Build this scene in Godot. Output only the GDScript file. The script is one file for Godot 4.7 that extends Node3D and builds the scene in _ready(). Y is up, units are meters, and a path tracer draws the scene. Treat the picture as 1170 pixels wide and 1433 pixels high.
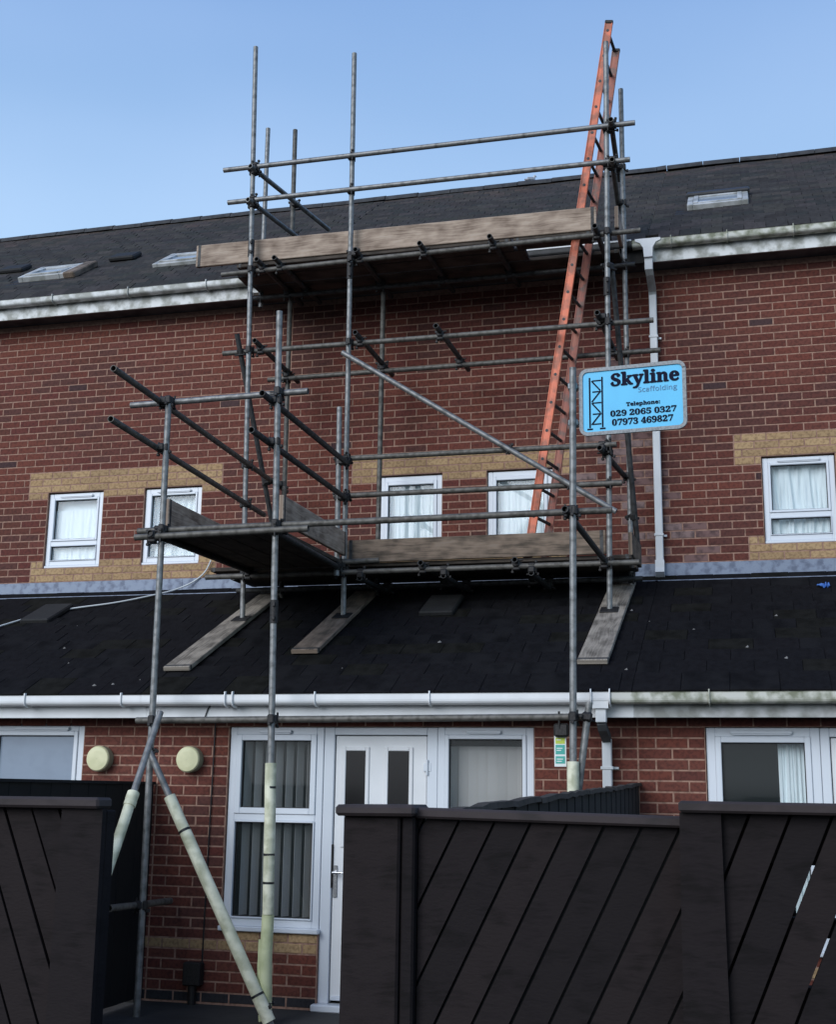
extends Node3D

# ---------------------------------------------------------------- geometry collector
class MB:
	var v := PackedVector3Array()
	var n := PackedVector3Array()
	var uv := PackedVector2Array()
	var c := PackedColorArray()
	var ix := PackedInt32Array()
	func quad(a: Vector3, b: Vector3, d: Vector3, e: Vector3, col := Color.WHITE, out := Vector3.ZERO) -> void:
		var nn := (b - a).cross(d - a)
		if nn.length_squared() < 1e-16:
			nn = (d - a).cross(e - a)
		nn = nn.normalized()
		var p := [a, b, d, e]
		if out != Vector3.ZERO and nn.dot(out) < 0.0:
			p = [e, d, b, a]
			nn = -nn
		var k := v.size()
		var ax := nn.abs()
		for q: Vector3 in p:
			v.append(q); n.append(nn); c.append(col)
			if ax.y > ax.x and ax.y > ax.z: uv.append(Vector2(q.x, q.z))
			elif ax.x > ax.z: uv.append(Vector2(q.z, q.y))
			else: uv.append(Vector2(q.x, q.y))
		ix.append_array(PackedInt32Array([k, k + 2, k + 1, k, k + 3, k + 2]))
	func tri(a: Vector3, b: Vector3, d: Vector3, col: Color, out: Vector3) -> void:
		var nn := (b - a).cross(d - a).normalized()
		var p := [a, b, d]
		if nn.dot(out) < 0.0:
			p = [a, d, b]; nn = -nn
		var k := v.size()
		for q: Vector3 in p:
			v.append(q); n.append(nn); c.append(col); uv.append(Vector2(q.x, q.y))
		ix.append_array(PackedInt32Array([k, k + 2, k + 1]))
	# chamfered box; B columns are its axes
	func box(ctr: Vector3, size: Vector3, ch := 0.0, col := Color.WHITE, B := Basis.IDENTITY) -> void:
		var h := size * 0.5
		ch = minf(ch, minf(h.x, minf(h.y, h.z)) * 0.6)
		var k0 := v.size()
		for a in 3:
			var b := (a + 1) % 3
			var d := (a + 2) % 3
			for s in [-1.0, 1.0]:
				var q := []
				for t in [[-1, -1], [1, -1], [1, 1], [-1, 1]]:
					var w := Vector3.ZERO
					w[a] = s * h[a]; w[b] = t[0] * (h[b] - ch); w[d] = t[1] * (h[d] - ch)
					q.append(w)
				var o := Vector3.ZERO; o[a] = s
				quad(q[0], q[1], q[2], q[3], col, o)
		if ch > 0.0:
			for a in 3:
				var b := (a + 1) % 3
				var d := (a + 2) % 3
				for s in [-1.0, 1.0]:
					for t in [-1.0, 1.0]:
						var p1 := Vector3.ZERO; p1[a] = s * h[a]; p1[b] = t * (h[b] - ch); p1[d] = h[d] - ch
						var p2 := p1; p2[d] = -p1[d]
						var p3 := Vector3.ZERO; p3[a] = s * (h[a] - ch); p3[b] = t * h[b]; p3[d] = -(h[d] - ch)
						var p4 := p3; p4[d] = -p3[d]
						var o := Vector3.ZERO; o[a] = s; o[b] = t
						quad(p1, p2, p3, p4, col, o)
			for sx in [-1.0, 1.0]:
				for sy in [-1.0, 1.0]:
					for sz in [-1.0, 1.0]:
						var s := Vector3(sx, sy, sz)
						tri(s * Vector3(h.x, h.y - ch, h.z - ch), s * Vector3(h.x - ch, h.y, h.z - ch), s * Vector3(h.x - ch, h.y - ch, h.z), col, s)
		# uv: u runs along the longest local axis, in metres
		var la := 0
		if h.y > h[la]: la = 1
		if h.z > h[la]: la = 2
		var m1 := (la + 1) % 3
		var m2 := (la + 2) % 3
		for i in range(k0, v.size()):
			var q := v[i]
			var an := n[i].abs()
			uv[i] = Vector2(q[la] + ctr.x * 0.37 + ctr.y, (q[m1] if an[m1] < 0.6 else q[m2]) + ctr.z * 0.61 + ctr.y * 0.43 + ctr.x * 0.29)
			v[i] = ctr + B * q
			n[i] = B * n[i]
	# box by its two corners
	func bb(a: Vector3, b: Vector3, ch := 0.0, col := Color.WHITE) -> void:
		box((a + b) * 0.5, (b - a).abs(), ch, col)
	# ring profile swept along a path; the profile is in (side, up) coordinates
	func sweep(path: Array, prof: Array, up := Vector3.UP, closed := true, col := Color.WHITE, caps := true, smooth := true) -> void:
		var rings := []
		for i in path.size():
			var t: Vector3 = (path[mini(i + 1, path.size() - 1)] - path[maxi(i - 1, 0)]).normalized()
			var u := up
			if absf(t.dot(u)) > 0.95: u = Vector3(0, 0, 1)
			var sd := u.cross(t).normalized()
			var uu := t.cross(sd)
			var r := PackedVector3Array()
			for q: Vector2 in prof: r.append(path[i] + sd * q.x + uu * q.y)
			rings.append(r)
		var m := prof.size()
		var last := m if closed else m - 1
		var leng := 0.0
		for i in path.size() - 1:
			var l2: float = leng + (path[i + 1] - path[i]).length()
			for j in last:
				var j2 := (j + 1) % m
				var a: Vector3 = rings[i][j]
				var b: Vector3 = rings[i][j2]
				var d: Vector3 = rings[i + 1][j2]
				var e: Vector3 = rings[i + 1][j]
				var o: Vector3 = (a + b + d + e) * 0.25 - (path[i] + path[i + 1]) * 0.5
				var k := v.size()
				quad(a, b, d, e, col, o if closed else Vector3.ZERO)
				var flipped: bool = v[k] != a
				var us := [leng, leng, l2, l2]
				var vs := [j, j + 1, j + 1, j]
				if flipped: us = [l2, l2, leng, leng]; vs = [j, j + 1, j + 1, j]
				for g in 4:
					uv[k + g] = Vector2(us[g], vs[g] * 0.3 / m)
					if smooth and closed:
						var q := v[k + g]
						var near: Vector3 = path[i] if (q - path[i]).length() < (q - path[i + 1]).length() else path[i + 1]
						var tt: Vector3 = (path[i + 1] - path[i]).normalized()
						var rad := q - near
						rad -= tt * rad.dot(tt)
						n[k + g] = rad.normalized()
			leng = l2
		if caps and closed:
			for e in [0, path.size() - 1]:
				var o: Vector3 = path[e] - path[1 if e == 0 else path.size() - 2]
				for j in m:
					tri(path[e], rings[e][j], rings[e][(j + 1) % m], col, o)
	func tube(a: Vector3, b: Vector3, r: float, sides := 14, hollow := false) -> void:
		var ring := []
		for j in sides: ring.append(Vector2(cos(TAU * j / sides), sin(TAU * j / sides)) * r)
		sweep([a, b], ring, Vector3(0.31, 0.9, 0.2).normalized(), true, Color.WHITE, not hollow)
		if hollow:
			var t := (b - a).normalized()
			var u := Vector3(0.31, 0.9, 0.2).normalized()
			var sd := u.cross(t).normalized()
			var uu := t.cross(sd)
			var ri := r * 0.82
			for e in [a, b]:
				var o: Vector3 = (-t if e == a else t)
				for j in sides:
					var p: Vector3 = sd * cos(TAU * j / sides) + uu * sin(TAU * j / sides)
					var q: Vector3 = sd * cos(TAU * (j + 1) / sides) + uu * sin(TAU * (j + 1) / sides)
					quad(e + p * r, e + q * r, e + q * ri, e + p * ri, Color.WHITE, o)
					quad(e + p * ri, e + q * ri, e + q * ri - o * 0.25, e + p * ri - o * 0.25, Color.WHITE, -(p + q))
					tri(e - o * 0.25, e + p * ri - o * 0.25, e + q * ri - o * 0.25, Color.WHITE, o)
	# polygon (x, y) in the plane z, given thickness towards -z
	func prism(poly: PackedVector2Array, z: float, th: float, col := Color.WHITE) -> void:
		var t := Geometry2D.triangulate_polygon(poly)
		for i in range(0, t.size(), 3):
			for w in [[z, 1.0], [z - th, -1.0]]:
				tri(Vector3(poly[t[i]].x, poly[t[i]].y, w[0]), Vector3(poly[t[i + 1]].x, poly[t[i + 1]].y, w[0]), Vector3(poly[t[i + 2]].x, poly[t[i + 2]].y, w[0]), col, Vector3(0, 0, w[1]))
		var ctr := Vector2.ZERO
		for q in poly: ctr += q / poly.size()
		for i in poly.size():
			var a := poly[i]
			var b := poly[(i + 1) % poly.size()]
			var mid := (a + b) * 0.5 - ctr
			quad(Vector3(a.x, a.y, z), Vector3(b.x, b.y, z), Vector3(b.x, b.y, z - th), Vector3(a.x, a.y, z - th), col, Vector3(mid.x, mid.y, 0))
	func mid() -> Vector3:
		if v.is_empty(): return Vector3.ZERO
		var lo := v[0]
		var hi := v[0]
		for q in v:
			lo = lo.min(q); hi = hi.max(q)
		return (lo + hi) * 0.5
	func mesh(at := Vector3.ZERO, colours := false) -> ArrayMesh:
		var arr := []
		arr.resize(Mesh.ARRAY_MAX)
		var w := v
		if at != Vector3.ZERO:
			w = PackedVector3Array()
			w.resize(v.size())
			for i in v.size(): w[i] = v[i] - at
		arr[Mesh.ARRAY_VERTEX] = w
		arr[Mesh.ARRAY_NORMAL] = n
		arr[Mesh.ARRAY_TEX_UV] = uv
		if colours: arr[Mesh.ARRAY_COLOR] = c
		arr[Mesh.ARRAY_INDEX] = ix
		var me := ArrayMesh.new()
		me.add_surface_from_arrays(Mesh.PRIMITIVE_TRIANGLES, arr)
		return me

# ---------------------------------------------------------------- nodes
var M := {}
var used := {}
var rng := RandomNumberGenerator.new()
const D := 2.554                     # the front of the ground floor lies this far before the upper wall (z = 0)
const CAM := Vector3(0, 1.571, 11.821)

func numbered(parent: Node, called: String) -> String:
	var key := str(parent.get_instance_id()) + called
	var k: int = used.get(key, 0)
	used[key] = k + 1
	return called if k == 0 else "%s_%03d" % [called, k]

func gpos(nd: Node) -> Vector3:
	var p := Vector3.ZERO
	var q := nd
	while q is Node3D and q != self:
		p += (q as Node3D).position
		q = q.get_parent()
	return p

func thing(called: String, label: String, category: String, at: Vector3, group := "") -> Node3D:
	var o := Node3D.new()
	o.name = numbered(self, called)
	add_child(o, true)
	o.position = at
	tag(o, label, category, group)
	return o

func tag(o: Node, label: String, category: String, group := "") -> void:
	o.set_meta("label", label)
	o.set_meta("category", category)
	if group: o.set_meta("group", group)

func put(called: String, mesh: Mesh, mat: Material, parent: Node, at: Vector3, basis := Basis.IDENTITY) -> MeshInstance3D:
	var o := MeshInstance3D.new()
	o.name = numbered(parent, called)
	o.mesh = mesh
	o.material_override = mat
	parent.add_child(o, true)
	o.position = at - gpos(parent)
	o.basis = basis
	return o

func part(called: String, mb: MB, mat: Material, parent: Node = self, label := "", colours := false) -> MeshInstance3D:
	var at := mb.mid()
	var o := put(called, mb.mesh(at, colours), mat, parent, at)
	if label and parent != self: o.set_meta("label", label)
	return o

func solo(called: String, mb: MB, mat: Material, label: String, category: String, group := "") -> MeshInstance3D:
	var o := part(called, mb, mat)
	tag(o, label, category, group)
	return o

# ---------------------------------------------------------------- materials
func noise(sd: int, freq: float, oct := 4, kind := FastNoiseLite.TYPE_SIMPLEX_SMOOTH) -> FastNoiseLite:
	var f := FastNoiseLite.new()
	f.seed = sd; f.frequency = freq; f.noise_type = kind
	f.fractal_type = FastNoiseLite.FRACTAL_FBM; f.fractal_octaves = oct
	return f

# a tint texture: linear multipliers from lo to hi over tileable noise
func tint(sd: int, freq: float, lo: Color, hi: Color, oct := 5, size := 256, contrast := 1.0, sx := 1, sy := 1) -> ImageTexture:
	var src := noise(sd, freq, oct).get_seamless_image(size, size)
	src.convert(Image.FORMAT_L8)
	var im := Image.create(size, size, false, Image.FORMAT_RGB8)
	var lut := []
	for i in 256:
		var t := clampf((i / 255.0 - 0.5) * contrast + 0.5, 0, 1)
		lut.append(lo.lerp(hi, t).linear_to_srgb())
	var data := src.get_data()
	for y in size:
		for x in size:
			im.set_pixel(x, y, lut[data[((y * sy) % size) * size + (x * sx) % size]])
	im.generate_mipmaps()
	return ImageTexture.create_from_image(im)

# wood: grain along u, with knots and weathering
func grain(sd: int, lo: Color, hi: Color) -> ImageTexture:
	var f := noise(sd, 1.0, 3)
	var g := noise(sd + 5, 1.0, 4)
	var im := Image.create(512, 256, false, Image.FORMAT_RGB8)
	for y in 256:
		for x in 512:
			var a := TAU * x / 512.0
			var px := cos(a) * 0.55
			var py := sin(a) * 0.55
			var warp := f.get_noise_3d(px * 1.1, py * 1.1, y * 0.006) * 1.4
			var fine := f.get_noise_3d(px * 1.2, py * 1.2, y * 0.09 + warp)
			var blot := g.get_noise_3d(px * 1.9, py * 1.9, y * 0.011 + 40.0)
			var t := clampf(0.5 + fine * 0.45 + blot * 0.75, 0, 1)
			im.set_pixel(x, y, lo.lerp(hi, t).linear_to_srgb())
	im.generate_mipmaps()
	return ImageTexture.create_from_image(im)

func mat(called: String, col: Color, rough: float, tex: Texture2D = null, scale := 1.0, metal := 0.0, bump: Texture2D = null, bscale := 0.0, tri := true) -> StandardMaterial3D:
	var m := StandardMaterial3D.new()
	m.resource_name = called
	m.albedo_color = col.linear_to_srgb()
	m.roughness = rough
	m.metallic = metal
	if tex: m.albedo_texture = tex
	if bump:
		m.heightmap_enabled = true
		m.heightmap_texture = bump
		m.heightmap_scale = bscale
	if (tex or bump) and tri:
		m.uv1_triplanar = true
		m.uv1_world_triplanar = true
	m.uv1_scale = Vector3.ONE * scale
	M[called] = m
	return m

func L(r: float, g: float, b: float) -> Color:
	return Color(r, g, b)

func materials() -> void:
	var fine := tint(1, 0.03, L(0.62, 0.6, 0.6), L(1.25, 1.2, 1.2), 5, 256, 1.5)
	var speck := tint(2, 0.12, L(0.4, 0.4, 0.4), L(1.0, 1.0, 1.0), 4, 256, 1.6)
	var broad := tint(3, 0.012, L(0.45, 0.45, 0.47), L(1.2, 1.2, 1.2), 6, 256, 1.8)
	var dirt := tint(4, 0.02, L(0.5, 0.5, 0.46), L(1.02, 1.02, 1.02), 6, 256, 2.2)
	# bricks: six reds, two with salt bloom, three buffs, one darkened for shade painted along the foot
	var reds := [L(0.0968, 0.0321, 0.0242), L(0.1100, 0.0316, 0.0223), L(0.1210, 0.0311, 0.0199), L(0.1298, 0.0347, 0.0228), L(0.1397, 0.0418, 0.0276), L(0.1507, 0.0398, 0.0245)]
	for i in 6: mat("red_brick_%d" % i, reds[i], 0.9, fine, 3.1, 0, speck, 0.25)
	mat("red_brick_12", L(0.058, 0.026, 0.026), 0.85, fine, 3.1, 0, speck, 0.25)
	mat("red_brick_6", L(0.25, 0.165, 0.15), 0.95, broad, 2.3, 0, speck, 0.25)
	mat("red_brick_7", L(0.185, 0.105, 0.095), 0.95, broad, 2.3, 0, speck, 0.25)
	var buffs := [L(0.4000, 0.2620, 0.1320), L(0.3550, 0.2350, 0.1200), L(0.4400, 0.2950, 0.1520)]
	for i in 3: mat("red_brick_%d" % (8 + i), buffs[i], 0.9, fine, 3.1, 0, speck, 0.25)
	mat("red_brick_11", L(0.025, 0.024, 0.028), 0.85, fine, 3.1, 0, speck, 0.25)
	var bm := mat("brickwork", Color.WHITE, 0.9, fine, 3.1, 0, speck, 0.25)
	bm.vertex_color_use_as_albedo = true
	mat("mortar", L(0.335, 0.2, 0.145), 0.95, fine, 2.0, 0, speck, 0.3)
	mat("plaster", L(0.3, 0.29, 0.27), 0.9)
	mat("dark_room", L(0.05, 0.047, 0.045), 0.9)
	# roofs
	mat("tile_0", L(0.0109, 0.0104, 0.0117), 0.9, fine, 1.3, 0, speck, 0.4)
	mat("tile_1", L(0.0122, 0.0117, 0.0127), 0.9, broad, 1.1, 0, speck, 0.4)
	mat("tile_2", L(0.0101, 0.0099, 0.0112), 0.9, fine, 1.7, 0, speck, 0.4)
	mat("tile_3", L(0.0140, 0.0133, 0.0114), 0.9, dirt, 1.2, 0, speck, 0.4)
	var ut := mat("upper_tiles", Color.WHITE, 0.92, fine, 1.9, 0, speck, 0.3)
	ut.vertex_color_use_as_albedo = true
	ut.metallic_specular = 0.3
	for i in 4: M["tile_%d" % i].metallic_specular = 0.18
	mat("ridge", L(0.05, 0.05, 0.052), 0.85, broad, 1.7, 0, speck, 0.4)
	mat("lead", L(0.20, 0.235, 0.30), 0.55, tint(9, 0.025, L(0.55, 0.55, 0.6), L(1.3, 1.3, 1.3), 6, 256, 1.5), 1.3, 0.25, speck, 0.2)
	# plastics
	mat("white_plastic", L(0.8, 0.8, 0.8), 0.35, tint(11, 0.01, L(0.86, 0.86, 0.85), L(1, 1, 1), 5, 256, 1.6), 0.8)
	mat("white_frame", L(0.68, 0.71, 0.75), 0.3)
	mat("white_door", L(0.78, 0.78, 0.78), 0.4, tint(12, 0.01, L(0.92, 0.92, 0.92), L(1, 1, 1), 4, 128, 1.5), 1.3)
	mat("stained_white", L(0.7, 0.7, 0.68), 0.5, tint(13, 0.02, L(0.42, 0.42, 0.38), L(1.05, 1.05, 1.05), 6, 256, 2.6), 0.9)
	mat("mossy_white", L(0.56, 0.55, 0.49), 0.7, tint(14, 0.02, L(0.34, 0.36, 0.27), L(1.12, 1.12, 1.1), 6, 256, 1.9), 1.3)
	mat("grimy_white", L(0.52, 0.52, 0.51), 0.6, dirt, 0.8)
	mat("dark_fascia", L(0.028, 0.025, 0.024), 0.8, broad, 1.2)
	mat("grey_gutter", L(0.035, 0.034, 0.035), 0.6, dirt, 1.0)
	mat("soffit", L(0.11, 0.11, 0.11), 0.8, broad, 0.8)
	mat("gasket", L(0.012, 0.012, 0.014), 0.6)
	mat("black", L(0.012, 0.012, 0.013), 0.5)
	mat("chrome", L(0.6, 0.6, 0.62), 0.25, null, 1, 0.9)
	var gl := mat("glass", L(0.25, 0.3, 0.3), 0.03)
	gl.transparency = BaseMaterial3D.TRANSPARENCY_ALPHA
	gl.albedo_color.a = 0.04
	gl.metallic_specular = 0.35
	mat("dark_glass", L(0.014, 0.013, 0.013), 0.12)
	mat("roof_glass", L(0.3, 0.34, 0.38), 0.12)  # pale grey-blue stands in for sky reflected in the panes
	mat("frosted", L(0.22, 0.27, 0.34), 0.3, tint(17, 0.02, L(0.94, 0.94, 0.94), L(1.04, 1.04, 1.04), 3, 128, 1.4), 2.0)
	var net := mat("net", L(0.78, 0.88, 0.9), 0.9)
	net.backlight_enabled = true
	net.backlight = Color(0.35, 0.35, 0.35)
	net.cull_mode = BaseMaterial3D.CULL_DISABLED
	mat("blind", L(0.46, 0.45, 0.43), 0.8)
	mat("cream", L(0.72, 0.68, 0.42), 0.45, tint(18, 0.02, L(0.82, 0.84, 0.78), L(1, 1, 1), 4, 128, 1.4), 2.0)
	mat("lamp_rim", L(0.3, 0.29, 0.2), 0.5)
	# scaffold
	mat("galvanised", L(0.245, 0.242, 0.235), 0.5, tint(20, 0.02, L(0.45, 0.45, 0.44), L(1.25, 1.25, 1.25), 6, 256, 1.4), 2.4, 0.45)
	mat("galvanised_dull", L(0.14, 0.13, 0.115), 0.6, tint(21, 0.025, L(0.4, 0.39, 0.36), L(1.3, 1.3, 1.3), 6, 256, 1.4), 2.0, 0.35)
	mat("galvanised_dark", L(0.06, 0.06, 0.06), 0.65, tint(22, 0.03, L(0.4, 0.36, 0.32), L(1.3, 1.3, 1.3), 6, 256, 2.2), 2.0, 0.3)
	mat("fitting", L(0.035, 0.033, 0.032), 0.6, fine, 6.0, 0.5)
	mat("bright_fitting", L(0.3, 0.33, 0.33), 0.45, fine, 6.0, 0.7)
	mat("foam", L(0.76, 0.74, 0.57), 0.8, tint(23, 0.015, L(0.55, 0.57, 0.5), L(1.05, 1.05, 1.05), 6, 256, 2.0), 1.6)
	mat("foam_yellow", L(0.6, 0.62, 0.38), 0.8, tint(24, 0.015, L(0.72, 0.75, 0.66), L(1.05, 1.05, 1.05), 5, 256, 2.0), 1.3)
	# timber
	mat("board_pale", L(0.43, 0.335, 0.262), 0.85, grain(31, L(0.38, 0.33, 0.3), L(1.1, 1.08, 1.05)), 0.7, 0, null, 0, false)
	mat("board_grey", L(0.31, 0.265, 0.215), 0.9, grain(33, L(0.32, 0.31, 0.3), L(1.2, 1.2, 1.2)), 0.7, 0, null, 0, false)
	mat("deck_board", L(0.085, 0.066, 0.052), 0.9, M.board_grey.albedo_texture, 0.7, 0, null, 0, false)  # grey board darkened; shade of the undersides put into the colour
	mat("board_brown", L(0.22, 0.165, 0.125), 0.9, grain(35, L(0.3, 0.3, 0.28), L(1.2, 1.15, 1.1)), 0.7, 0, null, 0, false)
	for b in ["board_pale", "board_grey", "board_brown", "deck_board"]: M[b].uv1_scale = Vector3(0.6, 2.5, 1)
	var gf := grain(37, L(0.55, 0.55, 0.52), L(1.4, 1.38, 1.46))
	for i in 3:
		mat("fence_%d" % i, [L(0.0138, 0.0100, 0.0104), L(0.0112, 0.0083, 0.0088), L(0.0166, 0.0118, 0.0118)][i], 0.8, gf, 1.3, 0, speck, 0.12)
		M["fence_%d" % i].uv1_scale = Vector3(1.3, 3.4, 1.3)
		M["fence_%d" % i].metallic_specular = 0.3
	mat("fence_cap", L(0.032, 0.0215, 0.021), 0.75, gf, 1.0, 0, speck, 0.15)
	mat("old_fence", L(0.0045, 0.0036, 0.0032), 0.95, gf, 1.1)
	mat("old_fence_top", L(0.045, 0.033, 0.024), 0.95, dirt, 3.0)
	# ladder, sign
	mat("orange", L(0.74, 0.18, 0.085), 0.5, tint(41, 0.02, L(0.5, 0.62, 0.7), L(1.06, 1.05, 1.05), 6, 256, 2.4), 1.1)
	mat("worn_orange", L(0.40, 0.17, 0.125), 0.6, tint(42, 0.03, L(0.55, 0.75, 0.8), L(1.4, 0.85, 0.75), 4, 256, 2.6), 0.9)
	mat("aluminium", L(0.35, 0.36, 0.37), 0.45, fine, 4.0, 0.6)
	mat("sign_blue", L(0.07, 0.50, 0.80), 0.45, tint(43, 0.012, L(0.9, 0.94, 0.97), L(1.04, 1.02, 1.0), 4, 128, 1.3), 1.7)
	mat("sign_ink", L(0.012, 0.014, 0.03), 0.5)
	M.sign_ink.metallic_specular = 0.1
	mat("sign_grey_ink", L(0.06, 0.22, 0.38), 0.5)
	mat("sign_edge", L(0.2, 0.22, 0.23), 0.5, fine, 5.0, 0.3)
	mat("tag_white", L(0.72, 0.75, 0.72), 0.5)
	mat("tag_green", L(0.05, 0.36, 0.3), 0.5)
	mat("tag_lime", L(0.45, 0.55, 0.06), 0.5)
	mat("blue_litter", L(0.06, 0.17, 0.5), 0.5)
	mat("scrap", L(0.2, 0.19, 0.18), 0.9)
	mat("cable", L(0.6, 0.62, 0.62), 0.5)
	mat("concrete", L(0.03, 0.029, 0.028), 0.95, broad, 0.3, 0, speck, 0.4)
	mat("feather", L(0.5, 0.5, 0.52), 0.8)
	mat("vent_tile", L(0.013, 0.0125, 0.012), 0.8, fine, 2.0)

# ---------------------------------------------------------------- bricks
var brick_lin := [Color(0.0968, 0.0321, 0.0242), Color(0.1100, 0.0316, 0.0223), Color(0.1210, 0.0311, 0.0199), Color(0.1298, 0.0347, 0.0228), Color(0.1397, 0.0418, 0.0276), Color(0.1507, 0.0398, 0.0245), Color(0.25, 0.165, 0.15), Color(0.185, 0.105, 0.095), Color(0.4000, 0.2620, 0.1320), Color(0.3550, 0.2350, 0.1200), Color(0.4400, 0.2950, 0.1520), Color(0.0270, 0.0230, 0.0240), Color(0.058, 0.026, 0.026)]
var brick_mesh := {}
var patch := noise(71, 0.9, 3)

func brick_shape(mb: MB, c: Vector3, ln: float, col: Color) -> void:
	# front face pointing to +z, chamfered, 12 mm of it standing before the mortar
	var hx := ln * 0.5
	var hy := 0.0325
	var ch := 0.004
	var zf := c.z + 0.0032
	var zb := c.z - 0.006
	var a := [Vector3(c.x - hx + ch, c.y - hy + ch, zf), Vector3(c.x + hx - ch, c.y - hy + ch, zf), Vector3(c.x + hx - ch, c.y + hy - ch, zf), Vector3(c.x - hx + ch, c.y + hy - ch, zf)]
	var b := [Vector3(c.x - hx, c.y - hy, zf - ch), Vector3(c.x + hx, c.y - hy, zf - ch), Vector3(c.x + hx, c.y + hy, zf - ch), Vector3(c.x - hx, c.y + hy, zf - ch)]
	var outs := [Vector3(0, -1, 0.3), Vector3(1, 0, 0.3), Vector3(0, 1, 0.3), Vector3(-1, 0, 0.3)]
	mb.quad(a[0], a[1], a[2], a[3], col, Vector3(0, 0, 1))
	for i in 4:
		var j := (i + 1) % 4
		mb.quad(b[i], b[j], a[j], a[i], col, outs[i])
		var p: Vector3 = b[i]
		var q: Vector3 = b[j]
		mb.quad(Vector3(p.x, p.y, zb), Vector3(q.x, q.y, zb), q, p, col, outs[i])

# rows of bricks on the wall plane z; returns [[centre, length, kind], ...]
func brick_rows(x0: float, x1: float, y0: float, y1: float, z: float, row_y: float, joint: float, holes: Array, buff: Array, bloom: Array) -> Array:
	var out := []
	var r0 := ceili((y0 - row_y) / 0.075 - 0.01)
	var r1 := floori((y1 - row_y) / 0.075 + 0.01)
	for r in range(r0, r1):
		var yc := row_y + (r + 0.5) * 0.075
		var off := joint + (0.1125 if posmod(r, 2) == 1 else 0.0)
		var cuts := [x0, x1]
		for h in holes + buff:
			if yc > h[2] and yc < h[3]: cuts.append_array([h[0], h[1]])
		var k0 := ceili((x0 - off) / 0.225)
		var xs := []
		var k := k0
		while off + k * 0.225 < x1:
			var xx := off + k * 0.225
			var ok := true
			for cc in cuts:
				if absf(cc - xx) < 0.05: ok = false
			if ok: xs.append(xx)
			k += 1
		for cc in cuts:
			if cc >= x0 and cc <= x1: xs.append(cc)
		xs.sort()
		for i in xs.size() - 1:
			var a: float = xs[i]
			var b: float = xs[i + 1]
			var xc := (a + b) * 0.5
			var gone := b - a < 0.03
			for h in holes:
				if yc > h[2] and yc < h[3] and xc > h[0] and xc < h[1]: gone = true
			if gone: continue
			var kind := clampi(roundi(2.5 + patch.get_noise_2d(xc, yc) * 5.5 + rng.randf_range(-1.6, 1.6)), 0, 5)
			if rng.randf() < 0.006: kind = 12
			for h in bloom:
				if yc > h[2] and yc < h[3] and xc > h[0] and xc < h[1] and rng.randf() < h[4]: kind = 6 + rng.randi_range(0, 1)
			for h in buff:
				if yc > h[2] and yc < h[3] and xc > h[0] and xc < h[1]: kind = 8 + rng.randi_range(0, 2)
			if yc < 0.09: kind = 11  # shade at the wall foot painted into the lowest course
			out.append([Vector3(xc, yc, z + rng.randf_range(-0.0012, 0.0012)), b - a - 0.0105, kind])
	return out

func in_view(p: Vector3) -> bool:
	var q: Vector3 = cam_basis.inverse() * (p - CAM)
	if q.z > -0.5: return false
	var px := 585.0 + 1778.0 * q.x / -q.z
	var py := 716.0 - 1778.0 * q.y / -q.z
	return px > -10 and px < 1180 and py > -10 and py < 1443

# wall slab between z - th and z, with rectangular holes [x0, x1, y0, y1]
func slab(x0: float, x1: float, y0: float, y1: float, z: float, th: float, holes: Array) -> MB:
	var mb := MB.new()
	var xs := [x0, x1]
	var ys := [y0, y1]
	for h in holes:
		xs.append_array([clampf(h[0], x0, x1), clampf(h[1], x0, x1)])
		ys.append_array([clampf(h[2], y0, y1), clampf(h[3], y0, y1)])
	xs.sort(); ys.sort()
	var solid := func(xc: float, yc: float) -> bool:
		if xc < x0 or xc > x1 or yc < y0 or yc > y1: return false
		for h in holes:
			if xc > h[0] and xc < h[1] and yc > h[2] and yc < h[3]: return false
		return true
	for i in xs.size() - 1:
		for j in ys.size() - 1:
			var a: float = xs[i]
			var b: float = xs[i + 1]
			var c: float = ys[j]
			var d: float = ys[j + 1]
			if b - a < 1e-4 or d - c < 1e-4: continue
			if not solid.call((a + b) / 2, (c + d) / 2): continue
			for w in [[z, 1.0], [z - th, -1.0]]:
				mb.quad(Vector3(a, c, w[0]), Vector3(b, c, w[0]), Vector3(b, d, w[0]), Vector3(a, d, w[0]), Color.WHITE, Vector3(0, 0, w[1]))
			var e := 1e-3
			if not solid.call(a - e, (c + d) / 2): mb.quad(Vector3(a, c, z), Vector3(a, d, z), Vector3(a, d, z - th), Vector3(a, c, z - th), Color.WHITE, Vector3(-1, 0, 0))
			if not solid.call(b + e, (c + d) / 2): mb.quad(Vector3(b, c, z), Vector3(b, d, z), Vector3(b, d, z - th), Vector3(b, c, z - th), Color.WHITE, Vector3(1, 0, 0))
			if not solid.call((a + b) / 2, c - e): mb.quad(Vector3(a, c, z), Vector3(b, c, z), Vector3(b, c, z - th), Vector3(a, c, z - th), Color.WHITE, Vector3(0, -1, 0))
			if not solid.call((a + b) / 2, d + e): mb.quad(Vector3(a, d, z), Vector3(b, d, z), Vector3(b, d, z - th), Vector3(a, d, z - th), Color.WHITE, Vector3(0, 1, 0))
	return mb

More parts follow.
